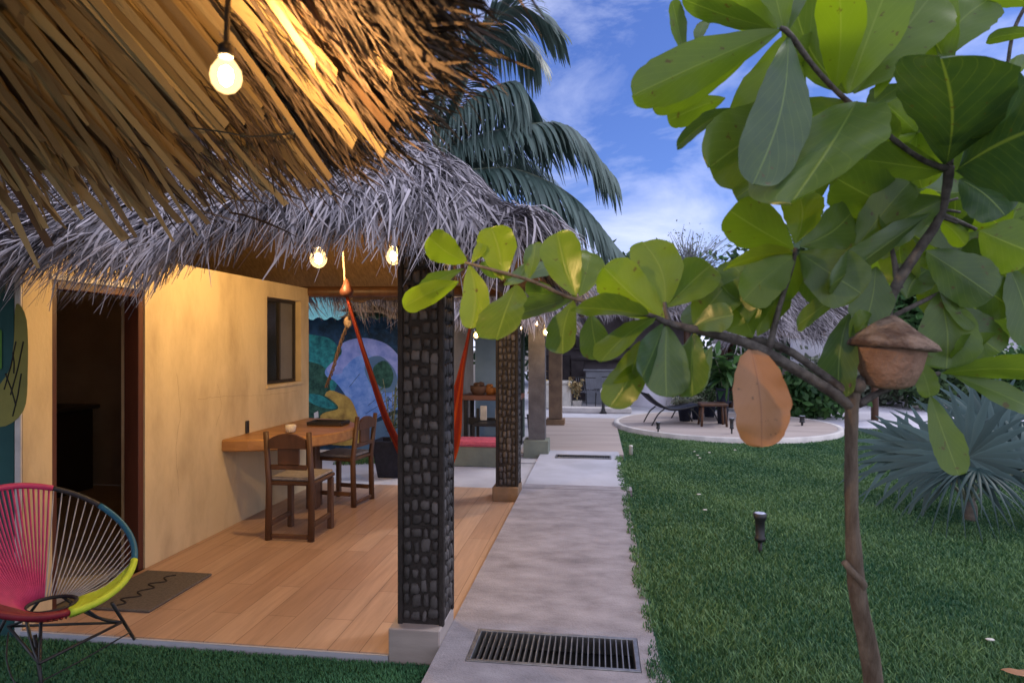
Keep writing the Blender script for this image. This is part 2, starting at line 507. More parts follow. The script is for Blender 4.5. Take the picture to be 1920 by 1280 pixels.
    def blob(s, c, r, n=8, m=6, jit=0.0, pw=1.0):
        """rounded lump; pw below 1 makes it boxier"""
        vs, fs = [], []
        r = np.array(r, float)
        def sg(x): return math.copysign(abs(x) ** pw, x)
        for k in range(m + 1):
            ph = math.pi * k / m - math.pi / 2
            for i in range(n):
                th = 2 * math.pi * (i + .5) / n
                q = V(sg(math.cos(ph)) * sg(math.cos(th)), sg(math.cos(ph)) * sg(math.sin(th)), sg(math.sin(ph)))
                vs.append(np.array(c) + q * r * (1 + jit * (rnd.random() - .5)))
        for k in range(m):
            for i in range(n):
                fs.append((k * n + i, k * n + (i + 1) % n, (k + 1) * n + (i + 1) % n, (k + 1) * n + i))
        return s.add(vs, fs)
    def build(s, name, mats, parent=None, smooth=False):
        me = bpy.data.meshes.new(name)
        off = WLOC[parent.name] if parent is not None else np.zeros(3)
        me.from_pydata([tuple(np.array(p) - off) for p in s.v], [], s.f)
        me.attributes.new('tone', 'FLOAT', 'POINT').data.foreach_set('value', np.array(s.t, np.float32))
        if s.ac:
            me.attributes.new('across', 'FLOAT', 'POINT').data.foreach_set('value', np.array(s.ac, np.float32))
            me.attributes.new('along', 'FLOAT', 'POINT').data.foreach_set('value', np.array(s.al, np.float32))
        me.polygons.foreach_set('material_index', np.array(s.mi, np.int32))
        me.update()
        return finish(name, me, mats, parent, smooth)
def ribbons(name, mat, pts, hw, parent=None, tone=None):
    """N thin strips in one mesh; pts and half-width vectors are (N, K, 3)"""
    n, K, _ = pts.shape
    off = WLOC[parent.name] if parent is not None else np.zeros(3)
    vs = np.stack((pts - hw, pts + hw), axis=2).reshape(-1, 3) - off      # n, K, 2
    base = (np.arange(n) * K * 2)[:, None] + (np.arange(K - 1) * 2)[None, :]
    q = np.stack((base, base + 1, base + 3, base + 2), axis=-1).reshape(-1)
    me = bpy.data.meshes.new(name)
    me.vertices.add(len(vs)); me.vertices.foreach_set('co', vs.astype(np.float32).ravel())
    me.loops.add(len(q)); me.loops.foreach_set('vertex_index', q.astype(np.int32))
    nf = len(q) // 4
    me.polygons.add(nf)
    me.polygons.foreach_set('loop_start', (np.arange(nf) * 4).astype(np.int32))
    me.update(calc_edges=True)
    if tone is None:
        tone = rng.random(n)
    tone = np.asarray(tone, float)
    tv = np.repeat(tone, K * 2) if tone.ndim == 1 else np.repeat(tone.reshape(-1), 2)
    me.attributes.new('tone', 'FLOAT', 'POINT').data.foreach_set('value', tv.astype(np.float32))
    me.validate()
    return finish(name, me, mat, parent, True)
def copy_tree(o, parent=None, delta=None, label=None):
    c = o.copy()
    link(c)
    WLOC[c.name] = WLOC.get(o.name, np.zeros(3))
    if parent is not None: c.parent = parent
    if delta is not None: c.location = Vector(o.location) + Vector([float(x) for x in delta])
    if label: c['label'] = label
    for ch in list(o.children):
        copy_tree(ch, c)
    return c
def struct(mb, name, mat, smooth=False):
    return tag(mb.build(name, mat, None, smooth), kind='structure')

# ================================================================== THE SETTING
g = MB(); g.add([(-90, -20, -.055), (90, -20, -.055), (90, 160, -.055), (-90, 160, -.055)], [(0, 1, 2, 3)])
struct(g, 'ground', soil_m)
PX0, PX1 = -.77, .29
# lawn bed right of the path and the mown strip in front of the porch
def sheet(pts, z):
    return MB().add([(p[0], p[1], z) for p in pts], [tuple(range(len(pts)))])
struct(sheet([(.27, -3), (14, -3), (14, 11.6), (4.6, 10.9), (4.0, 12.0), (.355, 12.0), (.355, 8.6), (.30, 8.6)], -.006), 'lawn', turf_m)
struct(sheet([(-9, -3), (-.76, -3), (-.76, 3.11), (-9, 3.11)], -.045), 'turf', turf_m)
# path with a real opening for the drain
GX0, GX1, GY0, GY1 = -.62, .20, 2.955, 3.30
p = MB()
ZP = .06
p.box(PX0, PX1 + .03, -3, GY0, -.05, ZP)
p.box(PX0, GX0, GY0, GY1, -.05, ZP)
p.box(GX1, PX1, GY0, GY1, -.05, ZP)
p.box(PX0, PX1, GY1, 6.6, -.05, ZP)
p.box(PX0, PX1 + .06, 6.6, 6.78, -.05, ZP + .004)
struct(p, 'path', concrete)
p = MB(); p.box(PX0, PX1, 6.78, 9.0, -.05, ZP)
struct(p, 'walkway', concrete2)
p = MB(); p.box(-3.1, PX0 - .002, 3.1, 6.82, -.05, 0)
struct(p, 'porch_floor', boards)
p = MB(); p.box(-3.1, -1.037, 3.085, 3.098, -.05, -.004)
struct(p, 'porch_kerb', concrete2)
p = MB(); p.box(-9, PX0 - .002, 6.822, 8.32, -.05, -.012)
struct(p, 'courtyard_paving', pave_m)
p = MB(); p.box(-1.1, .36, 9.0, 13.4, -.05, .02)
struct(p, 'terrace_floor', deck_m)
p = MB(); p.box(-4, 3.2, 13.402, 40, -.05, .012)
struct(p, 'pale_pavement', pave_m)
p = MB(); p.box(3.2, 30, 12.6, 24, -.05, .004)
struct(p, 'pale_gravel', lav_m)

# ------------------------------------------------------------------ thatched hip roof
def wave(x):
    return .045 * np.sin(x * 3.7 + .6) + .03 * np.sin(x * 8.3 + 2) + .02 * np.sin(x * 17.0)
def hip_roof(parent, x0, x1, y0, y1, ez, sl, dens, keep, seed, lean=True, tilt=0.0, bump=0.0):
    r = np.random.default_rng(seed)
    def H(x, y):
        x, y = np.asarray(x, float), np.asarray(y, float)
        d = np.minimum(np.minimum(x - x0, x1 - x), np.minimum(y - y0, y1 - y))
        return ez + sl * d + (wave(x) + bump * np.exp(-((x + 1.12) / .5) ** 2)) * np.clip(1 - d / .7, 0, 1) + tilt * (x - x1)
    nx, ny = 64, 36
    xs, ys = np.linspace(x0 + .12, x1 - .12, nx), np.linspace(y0 + .12, y1 - .12, ny)
    for dz, nm, mt in ((0, 'thatch_layer', thatch_base), (-.09, 'ceiling', thatch_in)):
        vs = [(x, y, float(H(x, y)) + dz) for x in xs for y in ys]
        fs = [(i * ny + j, (i + 1) * ny + j, (i + 1) * ny + j + 1, i * ny + j + 1) for i in range(nx - 1) for j in range(ny - 1)]
        MB().add(vs, fs).build(nm, mt, parent, True)
    n = int(dens)
    x = r.uniform(x0, x1, n * 3); y = r.uniform(y0, y1, n * 3)
    k = keep(x, y)
    x, y = x[k][:n], y[k][:n]
    # a denser ring along the eaves
    m = n // 2
    side = r.random(m * 3)
    ex = np.where(side < .6, r.uniform(x0, x1, m * 3), np.where(side < .8, x1 - r.random(m * 3) * .3, r.uniform(x0, x1, m * 3)))
    ey = np.where(side < .6, y0 + r.random(m * 3) * .3, np.where(side < .8, r.uniform(y0, y1, m * 3), y1 - r.random(m * 3) * .3))
    k = keep(ex, ey)
    x = np.concatenate((x, ex[k][:m])); y = np.concatenate((y, ey[k][:m]))
    n = len(x)
    ds = np.stack((x - x0, x1 - x, y - y0, y1 - y))
    w_ = np.argmin(ds, axis=0); dm = ds.min(axis=0)
    gx = np.choose(w_, (-1., 1., 0., 0.)); gy = np.choose(w_, (0., 0., -1., 1.))
    clump = np.floor(x * 5) * 7.13 + np.floor(y * 4) * 3.7
    cl = np.sin(clump * 12.9898) * .55
    ln = cl * .75 + r.normal(0, .17, n)
    if lean:
        ln = ln + np.where(w_ == 2, np.clip((x + 1.9) * .55, -.75, .6), 0)
    px, py = -gy, gx
    px = np.where(w_ == 2, 1., px); py = np.where(w_ == 2, 0., py)
    hx, hy = gx + px * ln, gy + py * ln
    q = np.hypot(hx, hy); hx, hy = hx / q, hy / q
    Ln = r.uniform(.26, .66, n) * np.where(dm < .22, .6, 1)
    K = 5
    t = np.linspace(0, 1, K)
    lift = r.uniform(.0, .075, n)
    drop = r.uniform(.0, .13, n) * np.where(dm < .35, 1.4, .25)
    crv = r.normal(0, .10, n)
    PXs = x[:, None] + hx[:, None] * Ln[:, None] * t * .8 + (-hy * crv)[:, None] * (t ** 2)
    PYs = y[:, None] + hy[:, None] * Ln[:, None] * t * .8 + (hx * crv)[:, None] * (t ** 2)
    PZs = H(PXs, PYs) + .012 + lift[:, None] * np.sin(t * math.pi * .8) - drop[:, None] * t ** 2
    pts = np.stack((PXs, PYs, PZs), -1)
    wv = np.stack((-hy, hx, r.normal(0, .5, n)), -1)
    wv = unit(wv)[:, None, :] * ((.0014 + .0070 * r.random(n) ** 1.7)[:, None] * np.array([.8, 1, 1, .8, .25]))[..., None]
    tone = np.clip(np.where(r.random(n) < .36, .16, .64) + .16 * np.sin(clump * 5.1) + r.normal(0, .17, n), 0, 1)
    ribbons('thatch_strands', thatch_g, pts, wv, parent, tone)
    return H

# ------------------------------------------------------------------ stone-clad column
def column(parent, xa, xb, ya, yb, ztop, stones, mat_core, plinth, pm, rows=27, z0=.13):
    c = MB()
    c.box(xa + .012, xb - .012, ya + .012, yb - .012, z0, ztop)
    co = c.build('column', mat_core, parent)
    tr = MB()
    e = .026
    for (x, y) in ((xa, ya), (xb - e, ya), (xa, yb - e), (xb - e, yb - e)):
        tr.bbox(x, x + e, y, y + e, z0, ztop, .004)
    if stones:
        tr.build('corner_trim', stone_core, co)
    st = MB()
    if stones:
        nc = 4
        zs = np.linspace(z0 + .02, ztop - .05, rows + 1)
        for face in ('front', 'right', 'left', 'back'):
            for k in range(rows):
                lo, hi = (xa + e, xb - e) if face in ('front', 'back') else (ya + e, yb - e)
                cuts = [lo + (hi - lo) * (i + rnd.uniform(-.26, .26) * (0 < i < nc)) / nc for i in range(nc + 1)]
                for i in range(nc):
                    a, b = cuts[i], cuts[i + 1]
                    zc = (zs[k] + zs[k + 1]) / 2 + rnd.uniform(-.011, .011)
                    hz_ = (zs[k + 1] - zs[k]) / 2 * rnd.uniform(.62, .98)
                    hw_ = (b - a) / 2 * rnd.uniform(.66, .95)
                    dp = .011 if k > rows * .62 else rnd.uniform(.010, .018)
                    st.tone = min(1, max(0, rnd.gauss(.22, .24)))
                    pw = .45 if k > rows * .62 else .62
                    m_ = (a + b) / 2
                    if face == 'front': st.blob((m_, ya + .012, zc), (hw_, dp, hz_), 10, 6, .36, pw)
                    if face == 'back': st.blob((m_, yb - .012, zc), (hw_, dp, hz_), 8, 4, .10, pw)
                    if face == 'right': st.blob((xb - .012, m_, zc), (dp, hw_, hz_), 10, 6, .36, pw)
                    if face == 'left': st.blob((xa + .012, m_, zc), (dp, hw_, hz_), 8, 4, .10, pw)
        st.build('stone_cladding', stone_d, co, True)
    if plinth:
        x0_, x1_, y0_, y1_, zb, zt = plinth
        MB().bbox(x0_, x1_, y0_, y1_, zb, zt, .006).build('plinth', pm, co)
    return co

# ================================================================== FIRST COTTAGE
cot = thing('thatched_cottage', 'ochre plastered cottage with shaggy grey thatch and an open wood floored porch', 'cottage', (-4.5, 5, 0))
WXL, WT = -3.1, .18
D0, D1, DZ = 3.29, 4.05, 1.92
W0, W1, WZ0, WZ1 = 5.70, 6.40, 1.16, 2.0
YA, YB, ZT = 3.1, 6.58, 2.15
wl = MB()
xi = WXL - WT
wl.box(xi, WXL, YA, D0, 0, ZT)
wl.box(xi, WXL, D0, D1, DZ, ZT)
wl.box(xi, WXL, D1, W0, 0, ZT)
wl.box(xi, WXL, W0, W1, 0, WZ0)
wl.box(xi, WXL, W0, W1, WZ1, ZT)
wl.box(xi, WXL, W1, YB, 0, ZT)
wl.build('wall', plaster, cot)
wi = MB()
wi.box(-6.2, xi, YB - WT, YB, 0, ZT)
wi.box(-6.2, -6.02, YA + .17, YB - WT, 0, ZT)
wi.box(-6.02, xi, YA + .2, YB - WT, -.04, -.001)
wi.build('inner_wall', plaster_in, cot)
# painted end wall left of the corner
pw = MB()
pw.box(-6.2, WXL - .041, YA - .014, YA - .002, -.04, ZT)
wi2 = MB(); wi2.box(-6.2, xi - .001, YA, YA + .17, -.04, ZT); wi2.build('inner_wall', plaster_in, cot)
mural_a = [M('mural_deep_teal', (.012, .062, .065), (.02, .085, .085), 2.5, .75, .1, 30),
           M('mural_olive', (.20, .19, .055), (.26, .24, .06), 5, .8),
           M('mural_lime', (.07, .19, .035), (.10, .24, .04), 5, .8),
           M('mural_ink', (.012, .014, .014), (.02, .022, .02), 8, .8)]
yq = YA - .016
def mural_poly(mb, k, pts, Y, dz):
    mb.m = k
    if len(pts) > 4:
        q_ = [np.array(p_, float) for p_ in pts]
        n_q = len(q_); o_ = []
        for i in range(n_q):
            a, b, c, d = q_[i - 1], q_[i], q_[(i + 1) % n_q], q_[(i + 2) % n_q]
            for t_ in (0, .25, .5, .75):
                o_.append(tuple(.5 * ((2 * b) + (-a + c) * t_ + (2 * a - 5 * b + 4 * c - d) * t_ ** 2 + (-a + 3 * b - 3 * c + d) * t_ ** 3)))
        pts = o_
    mb.add([(*WY(u, v, Y)[:1], Y - dz, WY(u, v, Y)[2]) for u, v in pts], [tuple(range(len(pts)))])
    mb.m = 0
mural_poly(pw, 1, [(50, 600), (30, 570), (26, 640), (18, 690), (0, 720), (-30, 760), (0, 800), (44, 770), (52, 700)], yq, 0)
mural_poly(pw, 2, [(-8, 610), (4, 620), (4, 690), (-10, 700)], yq, .002)
for a, b in (((44, 640), (20, 740)), ((30, 640), (8, 730)), ((40, 700), (24, 780)), ((24, 660), (26, 700)), ((10, 700), (30, 760))):
    pw.m = 3
    A, B = WY(*a, yq), WY(*b, yq)
    pw.tube([A, (A + B) / 2 + V(.006, 0, .0), B], .004, 6)
pw.m = 0
pw.build('painted_wall', mural_a, cot)
cp = MB(); cp.bbox(WXL - .04, WXL - .0005, YA - .012, YA - .0005, -.04, ZT, .003)
cp.build('corner_strip', white_pl, cot)
# door frame, door leaf, lintel strip
fr = MB()
fr.bbox(WXL - .12, WXL - .01, D0 + .001, D0 + .045, 0, DZ - .001, .004)
fr.bbox(WXL - .12, WXL - .01, D1 - .05, D1 - .001, 0, DZ - .001, .004)
fr.bbox(WXL - .12, WXL - .01, D0 + .046, D1 - .051, DZ - .05, DZ - .001, .004)
dfo = fr.build('door_frame', wood_b, cot)
MB().bbox(WXL + .001, WXL + .016, D0 - .02, D1 + .02, DZ + .002, DZ + .035, .003).build('door_lintel', white_pl, cot)
dl = MB()
dl.bbox(WXL - .86, WXL - .13, D0 + .02, D0 + .06, .02, DZ - .06, .004)
dl.bbox(WXL - .78, WXL - .22, D0 + .058, D0 + .066, 1.1, 1.75, .003)
dl.bbox(WXL - .78, WXL - .22, D0 + .058, D0 + .066, .18, .92, .003)
door = dl.build('door', wood_b, cot)
MB().tube([(WXL - .80, D0 + .06, 1.0), (WXL - .80, D0 + .10, 1.0), (WXL - .70, D0 + .10, 1.0)], .009).build('door_handle', steel, door)
# window
wf = MB()
xo = WXL - .06
for y0_, y1_, z0_, z1_ in ((W0, W0 + .03, WZ0, WZ1), (W1 - .03, W1, WZ0, WZ1), (W0 + .03, W1 - .03, WZ0, WZ0 + .03), (W0 + .03, W1 - .03, WZ1 - .03, WZ1), ((W0 + W1) / 2 - .0, (W0 + W1) / 2 + .03, WZ0 + .03, WZ1 - .03)):
    wf.bbox(xo - .04, xo, y0_ + .001, y1_ - .001, z0_ + .001, z1_ - .001, .003)
win = wf.build('window', M('window_dark', (.03, .022, .018), (.02, .015, .012), 8, .5), cot)
MB().box(xo - .025, xo - .02, W0 + .031, (W0 + W1) / 2 - .001, WZ0 + .031, WZ1 - .031).build('dark_pane', dark_glass, win)
MB().box(xo - .03, xo - .022, (W0 + W1) / 2 + .031, W1 - .031, WZ0 + .031, WZ1 - .031).build('blind_pane', grey_pane, win)
MB().bbox(WXL + .001, WXL + .018, W0 - .02, W1 + .03, WZ0 - .03, WZ0 - .002, .003).build('window_sill', plaster, win)
for pts_ in (((372, 748), (430, 742), (500, 740), (556, 733)), ((408, 720), (415, 760), (405, 800)), ((332, 700), (338, 780), (330, 840), (336, 930))):
    q_ = spline([WX(u, v, WXL + .0002) for u, v in pts_], 26)
    q_[:, 1:] += rng.normal(0, .004, (26, 2))
    MB().tube(q_, .0007, 4).build('wall_crack', plaster_dark, cot)
# dark wall socket
q = WX(462, 800, WXL)
MB().bbox(WXL + .001, WXL + .016, q[1] - .025, q[1] + .025, q[2] - .055, q[2] + .055, .004).build('wall_socket', dark_metal, cot)
# roof beams under the thatch
bm_ = MB()
bm_.tube([(-6.4, 6.62, 2.14), (-.85, 6.60, 2.10)], .06, 10)
bm_.build('beam', wood_d, cot, True)
bm_ = MB(); bm_.tube([(-.885, 2.95, 2.08), (-.885, 7.0, 2.08)], .055, 10)
bm_.build('beam', wood_d, cot, True)
column(cot, -1.005, -.765, 3.14, 3.38, 2.05, True, stone_core, (-1.035, -.772, 3.085, 3.40, -.045, .135), plinth_m)
column(cot, -1.0, -.775, 6.27, 6.50, 2.05, True, stone_core, (-1.03, -.772, 6.24, 6.55, 0, .14), plinth_w)
hip_roof(cot, -6.9, -.28, 2.70, 7.05, 2.095, .77, 22000, lambda x, y: ((x > -4.3) & (y < 5.0)) | ((x > -3.4) & (y > 6.3) & (y < 6.86)), 3, tilt=.016, bump=.10)

# inside the dark room
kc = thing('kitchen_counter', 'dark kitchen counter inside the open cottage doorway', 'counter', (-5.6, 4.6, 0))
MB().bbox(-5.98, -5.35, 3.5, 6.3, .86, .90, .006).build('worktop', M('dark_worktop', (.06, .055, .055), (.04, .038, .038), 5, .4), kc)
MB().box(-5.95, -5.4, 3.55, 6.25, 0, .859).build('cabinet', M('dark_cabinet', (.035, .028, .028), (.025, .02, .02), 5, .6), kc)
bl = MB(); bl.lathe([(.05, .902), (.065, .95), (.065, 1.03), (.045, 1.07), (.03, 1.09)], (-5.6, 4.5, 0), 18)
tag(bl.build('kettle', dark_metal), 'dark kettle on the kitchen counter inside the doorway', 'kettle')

# ------------------------------------------------------------------ table and chairs on the porch
tb = thing('corner_table', 'thick half round wooden table fixed against the ochre wall', 'table', (-3.0, 5.76, 0))
tt = MB()
ring = [(WXL + .002, 5.76 - .80), ]
for k in range(0, 25):
    a = -math.pi / 2 + math.pi * k / 24
    ring.append((WXL + .01 + .80 * math.cos(a), 5.76 + .80 * math.sin(a)))
ring.append((WXL + .002, 5.76 + .80))
n_ = len(ring)
zt0, zt1 = .655, .755
tt.add([(x, y, z) for z, sc in ((zt0, .985), (zt0 + .012, 1), (zt1 - .012, 1), (zt1, .985)) for x, y in [(WXL + .002 + (a - WXL - .002) * sc, 5.76 + (b - 5.76) * sc) for a, b in ring]],
       [tuple(range(n_))[::-1], tuple(3 * n_ + i for i in range(n_))] + [(k * n_ + i, k * n_ + (i + 1) % n_, (k + 1) * n_ + (i + 1) % n_, (k + 1) * n_ + i) for k in range(3) for i in range(n_)])
tt.build('tabletop', wood_m, tb)
MB().bbox(-2.72, -2.62, 5.71, 5.81, 0, .654, .008).build('leg', wood_d, tb)
def chair_parts(root, mt):
    """wooden chair, back on the -Y side, about the origin of root"""
    o = WLOC[root.name]
    def bb(x0, x1, y0, y1, z0, z1, b=.006):
        return MB().bbox(o[0] + x0, o[0] + x1, o[1] + y0, o[1] + y1, o[2] + z0, o[2] + z1, b)
    for s in (-1, 1):
        a, b = sorted((s * .20, s * .155))
        l = MB(); l.tube([(o[0] + s * .178, o[1] - .20, o[2]), (o[0] + s * .178, o[1] - .19, o[2] + .45), (o[0] + s * .178, o[1] - .24, o[2] + .86)], [.028, .026, .022], 8)
        l.build('leg', mt, root, True)
        bb(a, b, .15, .195, 0, .43).build('leg', mt, root)
        bb(a + .008, b - .008, -.165, .148, .10, .14).build('stretcher', mt, root)
    bb(-.20, .20, -.20, .22, .432, .465, .01).build('seat', mt, root)
    bb(-.19, .19, -.185, .21, .466, .492, .012).build('cushion', cush, root)
    bb(-.152, .152, -.212, -.19, .015, .05).build('stretcher', mt, root)
    bb(-.15, .15, -.222, -.202, .56, .60).build('back_rail', mt, root)
    sp = MB()
    K = 9
    vs = []
    for k in range(K):
        t = k / (K - 1) * 2 - 1
        x = t * .155
        zt = .80 + .05 * (1 - t * t)
        for (y, z) in ((-.245, .73), (-.22, .73), (-.225, zt), (-.25, zt)):
            vs.append((o[0] + x, o[1] + y, o[2] + z))
    fs = [(k * 4 + i, k * 4 + (i + 1) % 4, k * 4 + 4 + (i + 1) % 4, k * 4 + 4 + i) for k in range(K - 1) for i in range(4)] + [(0, 1, 2, 3), tuple(4 * (K - 1) + i for i in (3, 2, 1, 0))]
    sp.add(vs, fs)
    sp.build('top_rail', mt, root)
    bb(-.09, .09, -.226, -.205, .601, .729, .005).build('back_splat', mt, root)
ch1 = thing('wooden_chair', 'dark wooden chair with its back turned, at the near side of the half round table', 'chair', (-2.41, 4.98, 0), 'wooden chairs at the table')
chair_parts(ch1, wood_d)
ch2 = copy_tree(ch1, None, (-.06, 1.06, 0), 'wooden chair standing sideways at the far end of the half round table')
ch2.rotation_euler = (0, 0, R(82))
# things on the table
tr = thing('serving_tray', 'low dark tray on the half round table', 'tray', (-2.62, 6.0, .757))
MB().bbox(-2.80, -2.45, 5.9, 6.12, .757, .766, .003).build('tray_base', wood_d, tr)
t_ = MB()
for x0_, x1_, y0_, y1_ in ((-2.80, -2.79, 5.9, 6.12), (-2.46, -2.45, 5.9, 6.12), (-2.789, -2.461, 5.9, 5.91), (-2.789, -2.461, 6.11, 6.12)):
    t_.box(x0_, x1_, y0_, y1_, .767, .795)
t_.build('tray_rim', dark_metal, tr)
cu = MB(); q = P(545, 812, 5.75)
cu.lathe([(.025, 0), (.042, .01), (.048, .05), (.045, .07), (.038, .068), (.036, .02)], (q[0], q[1], .757), 16)
tag(cu.build('cup', cream_m, None, True), 'small white cup standing on the half round wooden table', 'cup')
# doormat with a dark woven word
dm = thing('doormat', 'grey brown doormat with a dark scrawl lying before the cottage door', 'mat', (-2.78, 3.68, .001))
MB().bbox(-3.04, -2.56, 3.38, 3.99, .001, .016, .006).build('mat_pad', mat_m, dm)
s_ = MB()
pts = []
for k in range(40):
    t = k / 39
    pts.append((-2.80 + .045 * math.sin(t * 26) * (.5 + .5 * math.sin(t * 7) ** 2), 3.42 + .5 * t, .0165))
s_.tube(spline(pts, 120), .006, 5)
s_.build('mat_scrawl', ink_m, dm)

# ------------------------------------------------------------------ hammock and rope
hm = thing('hammock', 'red and orange woven hammock slung across the porch behind the stone column', 'hammock', P(648, 548, 5.0))
cl = spline([P(648, 550, 5.0), P(690, 690, 5.12), P(733, 812, 5.3), P(792, 905, 5.6), P(838, 850, 5.85), P(860, 745, 6.0), P(872, 668, 6.05), P(884, 604, 6.1)], 60)
wd = np.interp(np.linspace(0, 1, 60), [0, .1, .3, .5, .7, .9, 1], [.010, .022, .060, .25, .08, .024, .010])
tg = unit(np.gradient(cl, axis=0))
sd_ = unit(np.cross(tg, V(0, 0, 1)))
hb = MB()
J = 13
vs, tn = [], []
for k in range(60):
    up = np.cross(sd_[k], tg[k])
    for j in range(J):
        a = (j / (J - 1) - .5) * 2
        fold = .35 * wd[k] * (a * a) + .012 * math.sin(j * 2.4 + k * .06)
        vs.append(cl[k] + sd_[k] * a * wd[k] * .9 + up * fold)
        tn.append(.85 if (j % 6 in (0, 5)) else .12)
hb.add(vs, [(k * J + j, k * J + j + 1, (k + 1) * J + j + 1, (k + 1) * J + j) for k in range(59) for j in range(J - 1)], tn)
hb.build('hammock_cloth', red_m, hm, True)
h2 = MB()
h2.tube([P(648, 550, 5.0), P(645, 500, 5.0), V(*P(643, 470, 5.0))], .008, 6)
h2.build('hammock_rope', rope_m, hm)
MB().tube([P(884, 604, 6.1), V(-.89, 6.35, 2.02)], .008, 6).build('hammock_rope', rope_m, hm)
h3 = MB(); h3.lathe([(.02, -.05), (.05, -.03), (.055, .0), (.03, .05), (.012, .09)], P(650, 545, 5.0), 10)
h3.build('knot', wood_b, hm, True)
rp = MB()
base = spline([P(657, 560, 5.05), P(655, 600, 5.4), P(640, 640, 5.7), P(625, 690, 6.0), P(612, 725, 6.3)], 40)
for ph in (0, 2.1, 4.2):
    rp.tube([b + V(.012 * math.cos(i * .9 + ph), 0, .012 * math.sin(i * .9 + ph)) for i, b in enumerate(base)], .007, 5)
rp.blob(P(652, 604, 5.4), (.035, .035, .05), 8, 6, .2)
tag(rp.build('twisted_rope', rope_m), 'twisted rope hanging slanted from the porch beam in front of the mural', 'rope')

# ------------------------------------------------------------------ bulbs
def bulb(label, pos, r, mat, hang, grp='warm string light bulbs', name='light_bulb'):
    b = thing(name, label, 'light bulb', pos, grp)
    g_ = MB()
    g_.lathe([(r * .38, r * 1.15), (r * .62, r * .85), (r * .93, r * .35), (r, -.1 * r), (r * .9, -r * .55), (r * .6, -r * .95), (r * .2, -r * 1.15)], pos, 18)
    g_.build('glass_bulb', env_m, b, True)
    c_ = MB(); c_.lathe([(r * .10, r * .62), (r * .34, r * .4), (r * .44, 0), (r * .34, -r * .45), (r * .10, -r * .66)], pos, 14)
    c_.build('filament', mat, b, True)
    s = MB(); s.lathe([(r * .46, r * 1.16), (r * .5, r * 1.3), (r * .5, r * 1.9), (r * .3, r * 2.1)], pos, 14)
    s.build('socket', dark_metal, b, True)
    MB().tube([np.array(pos) + V(0, 0, r * 2.05), np.array(pos) + V(.01, 0, r * 2.05 + hang)], .004, 6).build('wire', dark_metal, b)
    return b
bulb('large glowing bulb hanging under the near palm leaf ceiling', P(424, 142, .94), .0225, glow_near, .20)
bulb('glowing bulb under the thatch in front of the window, left of the stone column', P(597, 484, 4.7), .062, glow, .16)
bulb('glowing bulb beside the top of the near stone column, on its left', P(738, 480, 3.5), .042, glow, .12)
bulb('glowing bulb half behind the tip leaves right of the near stone column', P(858, 474, 3.3), .026, glow_far, .12)
bulb('small round bulb beside the red end of the hammock', P(893, 628, 7.4), .034, glow_far, .2)
bulb('bright bulb under the thatch cap of the far brown column', P(1024, 622, 8.2), .042, glow_far, .1)
bulb('bulb half hidden at the top of the far grey column', P(1006, 606, 8.35), .032, glow_far, .1)
bulb('small warm bulb beside the top of the brown stone column', P(976, 615, 7.6), .02, glow_far, .12)

# ================================================================== NEAR ROUND PALAPA
PC = V(-2.5, 0.0)
PR, PE, PS = 2.42, 2.075, .75
pal = thing('palm_thatch_shelter', 'round palm thatch shelter close overhead with warm lit leaf ceiling', 'shelter', (PC[0], PC[1], 0))
def cone_pt(r, a, dz=0.0):
    return np.stack((PC[0] + r * np.cos(a), PC[1] + r * np.sin(a), PE + PS * (PR - r) + dz), -1)
cn = MB()
nr, na = 14, 72
for dz, flip in ((.02, 0), (.20, 1)):
    vs = [cone_pt(np.array(.05 + (PR - .34 - .05) * i / (nr - 1)), np.array(2 * math.pi * j / na), dz) for i in range(nr) for j in range(na)]
    cn.add(vs, [(i * na + j, i * na + (j + 1) % na, (i + 1) * na + (j + 1) % na, (i + 1) * na + j) for i in range(nr - 1) for j in range(na)])
cn.build('thatch_layer', thatch_in, pal, True)
MB().tube([(PC[0], PC[1], -.05), (PC[0], PC[1], 3.85)], .09, 14).build('post', wood_d, pal, True)
rf = MB()
for k in range(14):
    a = 2 * math.pi * k / 14 + .15
    rf.tube([cone_pt(.1, a, -.02), cone_pt(PR - .2, a, -.02)], .025, 8)
